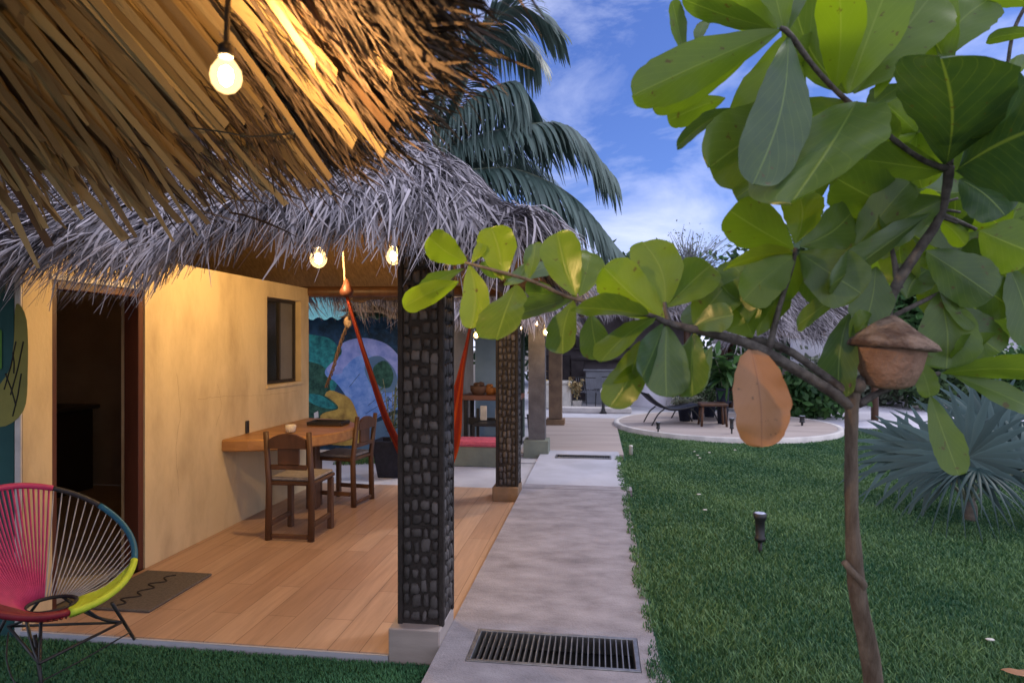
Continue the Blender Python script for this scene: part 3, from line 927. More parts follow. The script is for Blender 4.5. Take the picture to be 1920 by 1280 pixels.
# leaf lining: rings of broad leaflets laid down the slope
r = np.random.default_rng(11)
PT, HW, TN = [], [], []
K = 6
t = np.linspace(0, 1, K)
for ti, r0 in enumerate(np.arange(.35, 1.72, .11)):
    amin, amax = R(-12), R(128)
    n = int((amax - amin) * (r0 + .35) / .034)
    for i in range(n):
        a0 = amin + (amax - amin) * (i + r.random() * .5) / n
        fr_ = math.floor((a0 * 3.1 + ti * 1.7))
        skew = .16 + .16 * math.sin(fr_ * 2.4 + ti) + r.normal(0, .03)
        Ln = r.uniform(.75, 1.15)
        lim = PR + (r.uniform(-.24, .0) if a0 < R(62) else r.uniform(-.40, -.16) + (.22 if r.random() < .10 else 0))
        Ln = (lim - r0) / .8 if (r0 > 1.2 or Ln > (lim - r0) / .8) else Ln
        rr = r0 + Ln * t * .8
        aa = a0 + skew * Ln * t / (r0 + .5)
        low = -.012 - .008 * (ti % 3) - r.random() * .014
        sag = r.random() ** 4 * .14 + (.06 if r.random() < .08 else 0)
        over = np.clip(rr - PR, 0, None)
        pts = cone_pt(rr, aa)
        pts[:, 2] += low - sag * t ** 2 - over * (.3 + r.random() * .5)
        rad = np.stack((np.cos(aa), np.sin(aa), np.full(K, -PS)), -1)
        tan_ = np.stack((-np.sin(aa), np.cos(aa), np.full(K, r.normal(-.05, .09))), -1)
        wd_ = r.uniform(.020, .036) * np.array([.9, 1, 1, .95, .8, .3 + .5 * (r.random() < .4)])
        PT.append(pts); HW.append(unit(tan_) * wd_[:, None]); TN.append(np.clip(.50 + .25 * math.sin(fr_ * 5.3 + ti * 2) + r.normal(0, .25), 0, 1))
# an orderly frond laid over the rest: long parallel leaflets
def cone_hit(u, v):
    for d in np.arange(.5, 3.2, .01):
        q = P(u, v, d)
        rr = math.hypot(q[0] - PC[0], q[1] - PC[1])
        if q[2] > PE + PS * (PR - rr): return d
    return 1.5
NS = 30
for k in range(NS):
    q = k / (NS - 1)
    ln_ = r.uniform(.80, 1.0)
    A, B = V(90 + 500 * q, -70), V(515 + 175 * q, 395 - 175 * q)
    B = A + (B - A) * ln_
    st_ = max(0, .12 * (k % 3) * r.random())
    uv = [A + (B - A) * (st_ + (1 - st_) * x) for x in t]
    low = r.uniform(.935, .965)
    pts = np.array([P(x[0] + r.normal(0, 1.5), x[1], cone_hit(*x) * (low - .02 * i / 5)) for i, x in enumerate(uv)])
    A2, B2 = V(90 + 500 * (q + .02), -70), V(515 + 175 * (q + .02), 395 - 175 * (q + .02))
    sd2 = np.array([P(*(A2 + (B2 - A2) * x), cone_hit(*(A2 + (B2 - A2) * x)) * low) - P(*(A + (V(515 + 175 * q, 395 - 175 * q) - A) * x), cone_hit(*(A + (V(515 + 175 * q, 395 - 175 * q) - A) * x)) * low) for x in t])
    hw_ = unit(sd2 + np.array([0, 0, 1.0]) * r.normal(0, .005)) * (np.array([.013, .0135, .0125, .010, .007, .0015]) * r.uniform(.8, 1.15))[:, None]
    PT.append(pts); HW.append(hw_); TN.append(r.uniform(.45, 1))
# ragged tips hanging below the rim
n = 260
for i in range(n):
    a0 = R(r.uniform(30, 124))
    r0 = PR - (r.uniform(.25, .55) if a0 > R(62) else r.uniform(.22, .5))
    Ln = r.uniform(.10, .34) * (1.0 if a0 > R(70) else .45)
    skew = r.normal(.12, .25)
    rr = r0 + Ln * t * .62
    aa = a0 + skew * Ln * t / 2.2
    pts = cone_pt(rr, aa)
    pts[:, 2] += -.03 - r.random() * .03 - Ln * .22 * t ** 1.6
    tan_ = np.stack((-np.sin(aa), np.cos(aa), np.full(K, r.normal(0, .4))), -1)
    wd_ = r.uniform(.004, .013) * np.array([.9, 1, 1, .9, .6, .12])
    PT.append(pts); HW.append(unit(tan_) * wd_[:, None]); TN.append(np.clip(r.normal(.42, .25), 0, 1))
ribbons('leaf_lining', lining_m, np.array(PT), np.array(HW), pal, TN)
# thick weathered fringe of the outer edge, dark brown painting its lack of bulb light
PT, HW, TN = [], [], []
n = 12000
for i in range(n):
    a0 = R(-10 + 78 * r.random() ** .9)
    wgt = np.clip((R(50) - a0) / R(17), 0, 1)
    if r.random() > .05 + .95 * wgt: continue
    r0 = PR - r.uniform(-.02, .30)
    zz = r.uniform(-.05, .22) if r0 > PR - .1 else r.uniform(-.07, -.02)
    Ln = r.uniform(.08, .22)
    rr = r0 + Ln * t * .75
    aa = a0 + r.normal(0, .22) * Ln * t
    pts = cone_pt(rr, aa)
    pts[:, 2] = PE + PS * np.clip(PR - rr, 0, 1) + zz - .02 - Ln * r.uniform(.05, .5) * t ** 1.5
    tan_ = np.stack((-np.sin(aa), np.cos(aa), np.full(K, r.normal(0, .8))), -1)
    PT.append(pts); HW.append(unit(tan_) * (r.uniform(.002, .006) * np.array([.9, 1, 1, .9, .6, .1]))[:, None]); TN.append(np.clip(r.normal(.35, .25), 0, 1))
ribbons('eave_fringe', fringe_m, np.array(PT), np.array(HW), pal, TN)
# outer thatch on top
n = 5000
a0 = r.uniform(0, 2 * math.pi, n); r0 = PR * np.sqrt(r.random(n))
Ln = r.uniform(.2, .45, n)
rr = r0[:, None] + Ln[:, None] * t * .8
aa = a0[:, None] + (r.normal(0, .25, n) * Ln)[:, None] * t
pts = cone_pt(np.minimum(rr, PR + .12), aa, .23) - np.stack((0 * rr, 0 * rr, r.uniform(0, .06, n)[:, None] * t), -1)
tan_ = np.stack((-np.sin(aa), np.cos(aa), 0 * aa), -1) * r.uniform(.003, .007, n)[:, None, None]
ribbons('thatch_strands', thatch_g, pts, tan_, pal)
# knotted cord across the lining
sc = MB()
cpts = spline([P(428, 85, 1.30), P(470, 105, 1.33), P(500, 150, 1.36), P(520, 185, 1.4), P(538, 225, 1.45), P(572, 252, 1.5)], 40)
sc.tube(cpts, .0022, 6)
cp2 = spline([P(360, 240, 1.62), P(420, 248, 1.58), P(470, 256, 1.54), P(530, 252, 1.5), P(572, 252, 1.5), P(640, 300, 1.62), P(668, 330, 1.7)], 50)
sc.tube(cp2, .0022, 6)
for k in (6, 14, 22, 24, 30, 36): sc.blob(cpts[k], (.006, .006, .008), 8, 5, .3)
for k in (14, 22, 28, 34): sc.blob(cp2[k], (.008, .006, .006), 8, 5, .3)
tag(sc.build('knotted_cord', dark_metal), 'dark knotted cord strung across the lit palm leaf ceiling', 'cord')

# ================================================================== DRAIN GRATES
def grate(label, x0, x1, y0, y1, z, nb, deep):
    gr = thing('drain_grate', label, 'drain grate', ((x0 + x1) / 2, (y0 + y1) / 2, z), 'drain grates in the path')
    f_ = MB(); w_ = .022
    f_.bbox(x0, x1, y0, y0 + w_, z - deep, z + .004, .002)
    f_.bbox(x0, x1, y1 - w_, y1, z - deep, z + .004, .002)
    f_.bbox(x0, x0 + w_, y0 + w_, y1 - w_, z - deep, z + .004, .002)
    f_.bbox(x1 - w_, x1, y0 + w_, y1 - w_, z - deep, z + .004, .002)
    f_.build('frame', steel, gr)
    b_ = MB()
    for k in range(nb):
        x = x0 + w_ + (x1 - x0 - 2 * w_) * (k + 1) / (nb + 1)
        b_.box(x - .0028, x + .0028, y0 + w_, y1 - w_, z - .03 if deep > .03 else z - .003, z)
    b_.build('bars', steel, gr)
    MB().box(x0 + .001, x1 - .001, y0 + .001, y1 - .001, z - deep - .012, z - deep - .002).build('tray', black_m, gr)  # added black sheet standing in for the shade of the pit below the bars
grate('wide metal drain grate set in the near end of the concrete path', GX0 + .003, GX1 - .003, GY0 + .003, GY1 - .003, ZP, 27, .08)
grate('narrow dark drain grate far along the path by the grey column', -.55, .18, 8.38, 8.62, ZP + .008, 20, .006)

# ================================================================== CORD CHAIR
ac = thing('cord_chair', 'round corded lounge chair in pink, grey and lime on thin black legs', 'chair', (-2.6, 2.68, -.045))
CC = V(-2.60, 2.70, .60)
AX = V(.285, -.06, -.25); AY = V(.09, .40, .0)
def hoop(th):
    k = 1 + .07 * math.cos(th)
    return CC + AX * math.cos(th) + AY * math.sin(th) * k
HUB = V(-2.53, 2.68, .335)
pk = M('pink_cord', (.52, .05, .17), (.42, .04, .14), 20, .5)
rd = M('maroon_cord', (.20, .012, .03), (.15, .01, .025), 20, .5)
bk = M('black_cord', (.02, .022, .03), (.03, .03, .04), 20, .5)
bu = M('teal_blue_cord', (.018, .13, .22), (.015, .10, .18), 20, .5)
lm = M('lime_cord', (.50, .66, .05), (.42, .56, .04), 20, .5)
gy = M('grey_cord', (.42, .42, .44), (.32, .32, .35), 20, .5)
segs = [('hoop_lime', lm, -10, 52, .017), ('hoop_teal', bu, 52, 112, .015), ('hoop_black', bk, 112, 146, .013), ('hoop_pink', pk, 146, 262, .015), ('hoop_maroon', rd, 262, 350, .015)]
for nm, mt, a, b, rr in segs:
    MB().tube([hoop(R(a + (b - a) * k / 24)) for k in range(25)], rr, 10).build(nm, mt, ac, True)
def hubp(th):
    return HUB + V(.10 * math.cos(th - .1), .10 * math.sin(th - .1), .0)
MB().tube([hubp(2 * math.pi * k / 32) for k in range(33)], .009, 8).build('seat_ring', bk, ac, True)
groups = [('lime_cords', lm, -8, 50, 26, .0052), ('grey_cords', gy, 53, 145, 17, .0030), ('pink_cords', pk, 148, 262, 34, .0050), ('maroon_cords', rd, 264, 348, 22, .0042)]
for nm, mt, a, b, n, rr in groups:
    c_ = MB()
    for k in range(n):
        th = R(a + (b - a) * k / (n - 1))
        A = hoop(th); B = hubp(th + .15)
        mid = (A + B) / 2 - V(0, 0, .035)
        c_.tube(spline([A, mid, B], 7), rr, 5)
    c_.build(nm, mt, ac, True)
fm = MB()
fz = .17
tri = [P(228, 1166, 3.18), V(-2.36, 2.44, fz + .02), V(-2.86, 2.78, fz)]
for k in range(3):
    fm.bar(tri[k], tri[(k + 1) % 3], .007)
for p_, q_ in ((tri[0], hubp(.6)), (tri[1], hubp(-1.1)), (tri[2], hubp(2.9)), (tri[0], hubp(2.0)), (tri[1], hubp(-2.2))):
    fm.tube(spline([p_, (p_ + q_) / 2 - V(0, 0, .03), q_], 8), .007, 6)
fm.tube(spline([V(-2.27, 2.86, .14), V(-2.42, 2.66, .06), V(-2.50, 2.5, .05), V(-2.7, 2.62, .08), V(-2.86, 2.78, .14)], 20), .0035, 6)
fm.build('frame', dark_metal, ac, True)
for top, foot in ((P(210, 1130, 3.06), G(256, 1204, -.043)), (V(-2.46, 2.52, .27), V(-2.36, 2.47, -.043)), (V(-2.80, 2.75, .30), V(-3.01, 2.78, -.043))):
    MB().bar(top, foot, .008).build('leg', dark_metal, ac, True)

# ================================================================== PLANTER BY THE MURAL
pl = thing('black_planter', 'tapered black planter with a thin stemmed plant in front of the blue mural', 'planter', (-2.42, 7.35, -.012))
pm_ = MB()
def taper(mb, cx, cy, z0, z1, a, b, rim=.02):
    mb.add([(cx + sx * h, cy + sy * h, z) for z, h in ((z0, a), (z1, b), (z1, b - rim), (z1 - .05, b - rim - .005)) for sx, sy in ((-1, -1), (1, -1), (1, 1), (-1, 1))],
           [(3, 2, 1, 0)] + [(k * 4 + i, k * 4 + (i + 1) % 4, k * 4 + 4 + (i + 1) % 4, k * 4 + 4 + i) for k in range(3) for i in range(4)] + [(12, 13, 14, 15)])
taper(pm_, -2.42, 7.35, -.012, .42, .13, .19)
pm_.build('pot', navy_m, pl)
st = MB(); lf_p, lf_w = [], []
for k in range(16):
    a = rnd.uniform(0, 6.28); h = rnd.uniform(.35, .8); s_ = rnd.uniform(.05, .22)
    c_ = spline([V(-2.42, 7.35, .36), V(-2.42 + s_ * .4 * math.cos(a), 7.35 + s_ * .4 * math.sin(a), .36 + h * .5), V(-2.42 + s_ * math.cos(a), 7.35 + s_ * math.sin(a), .36 + h)], 10)
    st.tube(c_, .004, 5)
    for j in range(14):
        b_ = c_[rnd.randrange(2, 10)]
        d_ = unit(V(rnd.gauss(0, 1), rnd.gauss(0, 1), rnd.gauss(.4, .6)))
        e_ = unit(np.cross(d_, V(rnd.random(), .3, .8)))
        Lf = rnd.uniform(.03, .075)
        lf_p.append([b_, b_ + d_ * Lf * .5, b_ + d_ * Lf]); lf_w.append([e_ * .003, e_ * .010, e_ * .001])
st.build('stems', rachis_m, pl)
ribbons('leaves', fol_d, np.array(lf_p), np.array(lf_w), pl)
gp, gw = [], []
for k in range(2600):
    x, y = rnd.uniform(-3.4, -2.62), rnd.uniform(7.9, 8.55)
    if (x + 3.4) * .5 + (8.55 - y) > .75: continue
    h = rnd.uniform(.03, .08); a = rnd.uniform(0, 6.28)
    gp.append([(x, y, -.012), (x + .01, y, h * .6), (x + .02 * math.cos(a), y + .02 * math.sin(a), h)])
    gw.append([V(math.cos(a), math.sin(a), 0) * .004] * 2 + [V(0, 0, .0005)])
tag(ribbons('grass_strip', grass_m, np.array(gp), np.array(gw)), 'small strip of grass at the foot of the blue mural', 'grass', kind='stuff')

# ================================================================== MURAL BUILDING
mu = thing('painted_shed', 'shed with a blue abstract mural wall under a teal sheet roof', 'shed', (-4, 9.4, 0))
YM = 8.62
mm = MB()
mcols = [M('mural_night_blue', (.02, .075, .18), (.008, .025, .05), 7, .8), M('mural_bright_blue', (.08, .20, .60), (.20, .34, .74), 9, .75),
         M('mural_lavender_blue', (.30, .36, .74), (.15, .22, .58), 8, .75), M('mural_ochre', (.46, .33, .085), (.20, .13, .04), 7, .8),
         M('mural_teal', (.008, .09, .12), (.03, .28, .30), 12, .8), M('mural_dark_green', (.008, .04, .035), (.035, .12, .09), 16, .8),
         M('mural_slate', (.07, .14, .26), (.10, .19, .33), 3, .8), M('mural_black', (.008, .01, .014), (.015, .02, .025), 6, .8), M('mural_white', (.6, .62, .66), None, 6, .8)]
mm.box(-6.4, -2.05, YM + .004, YM + .16, -.05, 1.93)
def mpl(k, pts, dz): mural_poly(mm, k, pts, YM, dz)
mpl(4, [(560, 640), (600, 630), (630, 645), (640, 690), (615, 760), (590, 780), (560, 770)], 0)
mpl(5, [(560, 690), (590, 680), (615, 700), (618, 760), (600, 790), (560, 800)], .002)
mpl(5, [(628, 660), (650, 640), (675, 640), (668, 670), (640, 690), (626, 700)], .0021)
mpl(1, [(612, 690), (640, 668), (672, 660), (700, 650), (740, 668), (765, 700), (765, 760), (735, 770), (700, 790), (683, 830), (668, 790), (650, 745), (628, 715), (612, 705)], .003)
mpl(2, [(614, 688), (640, 664), (640, 646), (660, 636), (690, 634), (725, 645), (750, 670), (765, 700), (750, 705), (730, 684), (700, 668), (670, 668), (645, 690), (640, 700), (618, 700)], .005)
mpl(6, [(690, 672), (715, 668), (738, 690), (745, 715), (735, 735), (705, 730), (690, 710), (684, 690)], .007)
mpl(5, [(700, 690), (722, 676), (738, 700), (730, 726), (708, 720)], .009)
mpl(3, [(612, 735), (640, 738), (660, 752), (674, 790), (682, 830), (610, 830), (600, 790)], .0045)
mpl(3, [(600, 795), (640, 770), (664, 775), (660, 800), (640, 812)], .006)
mpl(5, [(560, 735), (600, 738), (625, 752), (634, 766), (605, 775), (585, 800), (560, 800)], .0075)
mpl(4, [(575, 738), (605, 742), (632, 764), (606, 764), (580, 752)], .009)
mpl(7, [(575, 780), (598, 785), (600, 800), (575, 815)], .0085)
mpl(8, [(589, 774), (597, 770), (598, 782), (590, 784)], .010)
mpl(6, [(683, 800), (710, 790), (765, 775), (765, 850), (668, 850), (676, 830)], .006)
for a, b in (((682, 800), (715, 775)), ((690, 760), (720, 735)), ((686, 775), (735, 745)), ((700, 810), (730, 800)), ((655, 725), (675, 700))):
    A, B = WY(*a, YM), WY(*b, YM)
    mm.m = 7
    mm.tube([A, B], .005, 5); mm.m = 0
mm.m = 7
for k in range(26):
    u = rnd.uniform(722, 752); v = rnd.uniform(700, 800)
    A = WY(u, v, YM); 
    mm.tube([A, A + V(rnd.uniform(-.06, .06), 0, rnd.uniform(.04, .12))], .006, 5)
mm.m = 0
mm.build('mural_wall', mcols, mu)
MB().box(-6.4, -2.05, YM - .012, YM + .002, -.05, .06).build('wall_base', white_pl, mu)
rs = MB()
vs = []
n = 120
for y, z in ((8.35, 1.90), (10.6, 2.75)):
    for i in range(n + 1):
        x = -6.6 + 4.75 * i / n
        vs.append((x, y, z + .022 * math.sin(i * 1.35)))
rs.add(vs, [(i, i + 1, n + 2 + i, n + 1 + i) for i in range(n)])
rs.build('sheet_roof', teal_roof, mu, True)
MB().box(-6.4, -2.05, YM + .17, 10.5, -.05, 1.9).build('shed_body', plaster_in, mu)

# ================================================================== SECOND COTTAGE
c2 = thing('far_cottage', 'second thatched cottage with pale blue wall and grey columns beyond the porch', 'cottage', (-2, 10, 0))
MB().box(-2.04, -.80, 8.32, 13.2, -.05, .0).build('porch_slab', pave_m, c2)
MB().box(-2.04, -1.42, 10.6, 10.75, 0, 2.1).build('blue_wall', bluewall, c2)
MB().box(-1.418, -1.22, 10.56, 10.78, 0, 2.1).build('green_wall', M('dark_green_wall', (.05, .075, .065), (.035, .055, .048), 3, .8), c2)
column(c2, -.95, -.70, 8.72, 8.96, 2.0, False, col_pl, (-1.0, -.66, 8.66, 9.0, 0, .24), green_gr)
column(c2, -.93, -.66, 12.15, 12.42, 2.1, False, col_brown, (-.97, -.62, 12.1, 12.46, 0, .12), plinth_w)
MB().tube([(-.82, 8.4, 2.02), (-.82, 13, 2.02)], .06, 10).build('beam', wood_d, c2, True)
hip_roof(c2, -3.6, -.42, 8.15, 13.0, 1.93, .77, 3800, lambda x, y: (x > -2.4), 5)
be = thing('cushioned_bench', 'low green grey bench with a pink cushion beyond the first porch', 'bench', (-1.5, 8.2, -.012))
MB().bbox(-1.95, -1.02, 8.02, 8.30, -.012, .24, .01).build('bench_base', green_gr, be)
MB().bbox(-1.94, -1.03, 8.0, 8.30, .242, .335, .03).build('cushion', pink_m, be)
t2 = thing('porch_table', 'brown wooden table with baskets on the far cottage porch', 'table', (-1.6, 9.6, 0))
MB().bbox(-2.0, -1.12, 9.3, 9.9, .72, .79, .008).build('tabletop', M('brown_table', (.24, .11, .08), (.17, .08, .055), 5, .5), t2)
for x, y in ((-1.94, 9.36), (-1.18, 9.36), (-1.94, 9.84), (-1.18, 9.84)):
    MB().bbox(x - .03, x + .03, y - .03, y + .03, 0, .719, .005).build('leg', dark_metal, t2)
MB().box(-1.9, -1.22, 9.34, 9.38, .36, .46).build('stretcher', dark_metal, t2)
bk_ = MB()
for x, y, rr in ((-1.78, 9.5, .12), (-1.60, 9.56, .09), (-1.46, 9.5, .08)):
    bb_ = MB()
    bb_.lathe([(rr * .7, 0), (rr, rr * .5), (rr * 1.05, rr * 1.1), (rr * .95, rr * 1.1), (rr * .6, rr * .4)], (x, y, .792), 14)
    for k in range(7):
        bb_.blob((x + rnd.uniform(-.5, .5) * rr, y + rnd.uniform(-.5, .5) * rr, .792 + rr * 1.1 + rnd.uniform(0, .04)), (.035, .035, .03), 8, 5, .1)
    tag(bb_.build('fruit_basket', [M('basket%d' % int(rr * 100), (.42, .17, .05) if rr < .11 else (.16, .09, .06), None, 14, .8)], None, True),
        {.12: 'largest dark basket at the hammock end of the far porch table', .09: 'middle orange basket on the far porch table', .08: 'small orange basket nearest the brown stone column on the far porch table'}[rr], 'basket', 'baskets on the far porch table')
wc = thing('white_porch_chair', 'black and white chair standing under the far porch table', 'chair', (-1.45, 9.0, 0))
for x in (-1.72, -1.18):
    for y in (8.8, 9.15):
        MB().bbox(x - .02, x + .02, y - .02, y + .02, 0, .62 if y > 9 else .42, .004).build('leg', dark_metal, wc)
MB().bbox(-1.72, -1.18, 8.79, 9.17, .40, .44, .008).build('seat', dark_metal, wc)
MB().bbox(-1.46, -1.20, 9.10, 9.12, .47, .63, .008).build('backrest', cream_m, wc)
MB().bbox(-1.68, -1.58, 9.10, 9.12, .45, .66, .008).build('backrest', cream_m, wc)

def plant(name, label, cat, base, h, spread, n, mat, pot=None, leaf=(.03, .09), seed=1, group=None, wfac=.3, parent_pot=navy_m):
    r_ = random.Random(seed)
    o = thing(name, label, cat, base, group)
    base = np.array(base, float)
    z0 = 0
    if pot:
        m_ = MB(); m_.lathe([(pot[0] * .75, 0), (pot[0], pot[1] * .95), (pot[0] * 1.06, pot[1]), (pot[0] * .9, pot[1]), (pot[0] * .85, pot[1] * .9)], base, 18)
        m_.build('pot', parent_pot, o, True); z0 = pot[1] * .9
    s_ = MB(); P_, W_ = [], []
    ns = max(5, n // 18)
    for k in range(ns):
        a = r_.uniform(0, 6.28); rr = spread * math.sqrt(r_.random()); hh = h * r_.uniform(.6, 1)
        c_ = spline([base + V(0, 0, z0), base + V(rr * .4 * math.cos(a), rr * .4 * math.sin(a), z0 + (hh - z0) * .6), base + V(rr * math.cos(a), rr * math.sin(a), z0 + (hh - z0))], 8)
        s_.tube(c_, .004 + .004 * h, 5)
        for j in range(18):
            b_ = c_[r_.randrange(2, 8)]
            d_ = unit(V(r_.gauss(0, 1), r_.gauss(0, 1), r_.gauss(.3, .6)))
            e_ = unit(np.cross(d_, V(r_.random(), .3, .8)))
            Lf = r_.uniform(*leaf)
            P_.append([b_, b_ + d_ * Lf * .5, b_ + d_ * Lf + V(0, 0, -.2 * Lf)]); W_.append([e_ * Lf * .06, e_ * Lf * wfac * .6, e_ * Lf * .03])
    s_.build('stems', rachis_m, o)
    ribbons('leaves', mat, np.array(P_), np.array(W_), o)
    return o
plant('yellow_flower_plant', 'golden dried flower bunch in a black pot between the brown and grey columns', 'potted plant', (-.98, 10.2, 0), 1.25, .16, 300, gold_m, (.14, .42), (.05, .11), 21)

# ================================================================== ROUND DECK AND WHAT STANDS ON IT
DC, DR, DZT = V(2.33, 12.4), 2.02, .075
rd_ = thing('round_deck', 'round tan deck with a pale rim at the far edge of the lawn', 'deck', (DC[0], DC[1], 0))
d_ = MB(); d_.lathe([(DR - .10, -.05), (DR - .10, DZT)], (DC[0], DC[1], 0), 64); d_.build('deck_floor', deck_m, rd_)
d_ = MB()
n = 64
vs = [(DC[0] + q * math.cos(2 * math.pi * k / n), DC[1] + q * math.sin(2 * math.pi * k / n), z) for q, z in ((DR, -.05), (DR, DZT + .004), (DR - .098, DZT + .004), (DR - .098, -.05)) for k in range(n)]
d_.add(vs, [(q * n + k, q * n + (k + 1) % n, (q + 1) * n + (k + 1) % n, (q + 1) * n + k) for q in range(3) for k in range(n)])
d_.build('deck_rim', white_pl, rd_, True)
def lounge(label, u, d, rot, z):
    c = P(u, 700, d); c[2] = z
    o = thing('lounge_chair', label, 'lounge chair', c, 'dark lounge chairs on the round deck')
    ca, sa = math.cos(rot), math.sin(rot)
    def T(x, y, h): return V(c[0] + x * ca - y * sa, c[1] + x * sa + y * ca, z + h)
    prof = [(-.55, .58), (-.38, .42), (-.15, .30), (.10, .30), (.40, .36), (.55, .34)]
    sm = spline([V(a, 0, b) for a, b in prof], 16)
    s_ = MB(); vs = []
    for q in sm:
        for y in (-.24, .24): vs.append(T(q[0], y, q[2]))
    for q in sm:
        for y in (-.24, .24): vs.append(T(q[0], y, q[2] - .03))
    fs = [(2 * i, 2 * i + 1, 2 * i + 3, 2 * i + 2) for i in range(15)] + [(32 + 2 * i, 34 + 2 * i, 35 + 2 * i, 33 + 2 * i) for i in range(15)]
    fs += [(2 * i, 2 * i + 2, 34 + 2 * i, 32 + 2 * i) for i in range(15)] + [(2 * i + 1, 33 + 2 * i, 35 + 2 * i, 2 * i + 3) for i in range(15)]
    s_.add(vs, fs); s_.build('sling', navy_m, o, True)
    f_ = MB()
    for y in (-.27, .27): f_.tube([T(q[0], y, q[2]) for q in sm], .014, 6)
    f_.build('frame', dark_metal, o, True)
    for x, x2 in ((-.25, -.48), (.25, .46)):
        for y in (-.27, .27):
            MB().tube(spline([T(x, y, .30), T((x + x2) / 2, y, .2), T(x2, y, 0)], 8), .013, 6).build('leg', dark_metal, o, True)
    return o
lounge('dark low lounge chair at the left end of the round deck', 1262, 11.9, .2, DZT)
lounge('dark lounge chair half behind the green potted plants on the round deck', 1312, 12.7, -.5, DZT)
stl = thing('wooden_stool', 'reddish wooden stool beside the tall black planter on the round deck', 'stool', P(1336, 700, 11.6) * V(1, 1, 0) + V(0, 0, DZT))
c = WLOC[stl.name]
MB().bbox(c[0] - .24, c[0] + .24, c[1] - .2, c[1] + .2, .44, .49, .012).build('seat', wood_d, stl)
for sx in (-.19, .19):
    for sy in (-.15, .15):
        MB().tube([(c[0] + sx, c[1] + sy, .44), (c[0] + sx * 1.15, c[1] + sy * 1.15, DZT)], .022, 8).build('leg', wood_d, stl, True)
c = P(1355, 700, 11.9)
tp = plant('tall_black_planter', 'tall slim black planter with broad green leaves on the round deck', 'planter', (c[0], c[1], DZT), 1.35, .28, 40, fol_g, (.12, .66), (.22, .42), 5, wfac=.35)
for i, (u, d, h, lab) in enumerate(((1284, 12.3, .52, 'silvery leaved potted plant behind the low lounge chair'), (1308, 12.6, .5, 'flowering pale potted plant in the middle of the round deck'), (1330, 13.0, .62, 'dark green potted plant next to the tall black planter'))):
    c = P(u, 700, d)
    plant('potted_plant', lab, 'potted plant', (c[0], c[1], DZT), h, .26, 420, (fol_p, fol_p, fol_d)[i], (.13, .24), (.05, .12), 30 + i, 'potted plants on the round deck')
# dark post behind the planter
c = P(1354, 700, 15.5)
dp = MB(); dp.tube([(c[0], c[1], 0), (c[0] + .02, c[1], 1.2), (c[0] - .02, c[1], 2.6)], [.14, .12, .12], 12)
tag(dp.build('wooden_post', wood_d, None, True), 'dark wooden post rising behind the tall black planter', 'post')

# garden spike lights
def spike_light(label, base, h, r, tilt=0.0):
    b = thing('garden_light', label, 'garden light', base, 'black spike lights')
    base = np.array(base, float)
    m_ = MB(); m_.lathe([(r * .95, h * .32), (r * 1.0, h * .40), (r * .82, h * .42), (r * .86, h * .80), (r * 1.15, h * .88), (r * 1.2, h * .985), (r * 1.0, h * .985)], base, 18)
    m_.build('lamp_body', dark_metal, b, True)
    MB().lathe([(r * .99, h * .986), (r * .97, h), (r * .6, h * 1.005)], base, 18).build('lens', M('lens%d' % int(base[1] * 100), (.45, .48, .62), None, 5, .15, spec=.6), b, True)
    MB().tube([base + V(0, 0, h * .33), base + V(0, 0, h * .0), base - V(0, 0, .04)], [r * .42, r * .36, r * .1], 10).build('spike', dark_metal, b, True)
spike_light('black spike light standing in the middle of the lawn', G(1425, 1038, 0), .305, .040)
spike_light('small black spike light on the left front edge of the round deck', V(*P(1234, 700, 10.75)[:2], DZT), .17, .035)
spike_light('black spike light on the round deck beside the brown hanging leaf', V(*P(1372, 700, 10.55)[:2], DZT), .26, .035)
spike_light('black spike light at the right end of the round deck', V(*P(1504, 700, 11.6)[:2], DZT), .18, .05)
wp = MB(); q = G(1183, 853); wp.lathe([(.028, -.03), (.026, .12), (.03, .125), (.02, .14)], q, 12)
tag(wp.build('white_marker_post', cream_m, None, True), 'short white marker post where the lawn meets the path', 'post')

# ================================================================== BAR AND FAR COURTYARD
bar = thing('open_bar', 'open dark bar with shelves under a thatch edge at the end of the path', 'bar', (.2, 17, 0))
MB().box(-1.6, 2.4, 17.6, 17.75, 0, 2.6).build('back_wall', mauve_m, bar)
MB().box(-1.6, -1.45, 16.2, 17.59, 0, 2.6).build('side_wall', mauve_m, bar)
MB().box(-1.44, -.72, 17.42, 17.59, .3, 1.25).build('dark_cabinet', shelf_m, bar)
for z in (1.12, 1.40):
    MB().bbox(-.70, 2.2, 17.25, 17.59, z, z + .05, .006).build('shelf', shelf_m, bar)
MB().bbox(-.70, -.36, 17.3, 17.58, .4, 1.11, .006).build('dark_cabinet', shelf_m, bar)
ct = MB(); ct.bbox(-.30, 1.3, 16.6, 17.0, .012, .86, .01)
ct.build('counter', grey_m, bar)
MB().bbox(-.36, 1.36, 16.54, 17.05, .862, .90, .01).build('counter_top', M('counter_top_pale', (.30, .31, .36), None, 4, .4), bar)
for x in (-1.5, 2.2): MB().tube([(x, 16.2, 0), (x, 16.2, 2.4)], .09, 10).build('post', wood_d, bar, True)
hip_roof(bar, -2.2, 3.2, 15.8, 18.6, 2.25, .7, 1500, lambda x, y: y < 17.4, 8)
for k, (x, h, cmat, lb) in enumerate(((-.55, .30, shelf_m, 'dark bottle on the bar shelf nearest the brown column'), (-.2, .24, dark_glass, 'short dark bottle on the upper bar shelf'), (.15, .32, green_gr, 'greenish bottle on the upper bar shelf'), (.5, .26, wood_d, 'brown bottle on the upper bar shelf'))):
    b_ = MB(); b_.lathe([(.05, 0), (.055, .02), (.055, h * .55), (.02, h * .75), (.02, h)], (x, 17.4, 1.452), 10)
    tag(b_.build('bottle', cmat, None, True), lb, 'bottle', 'bottles on the bar shelf')
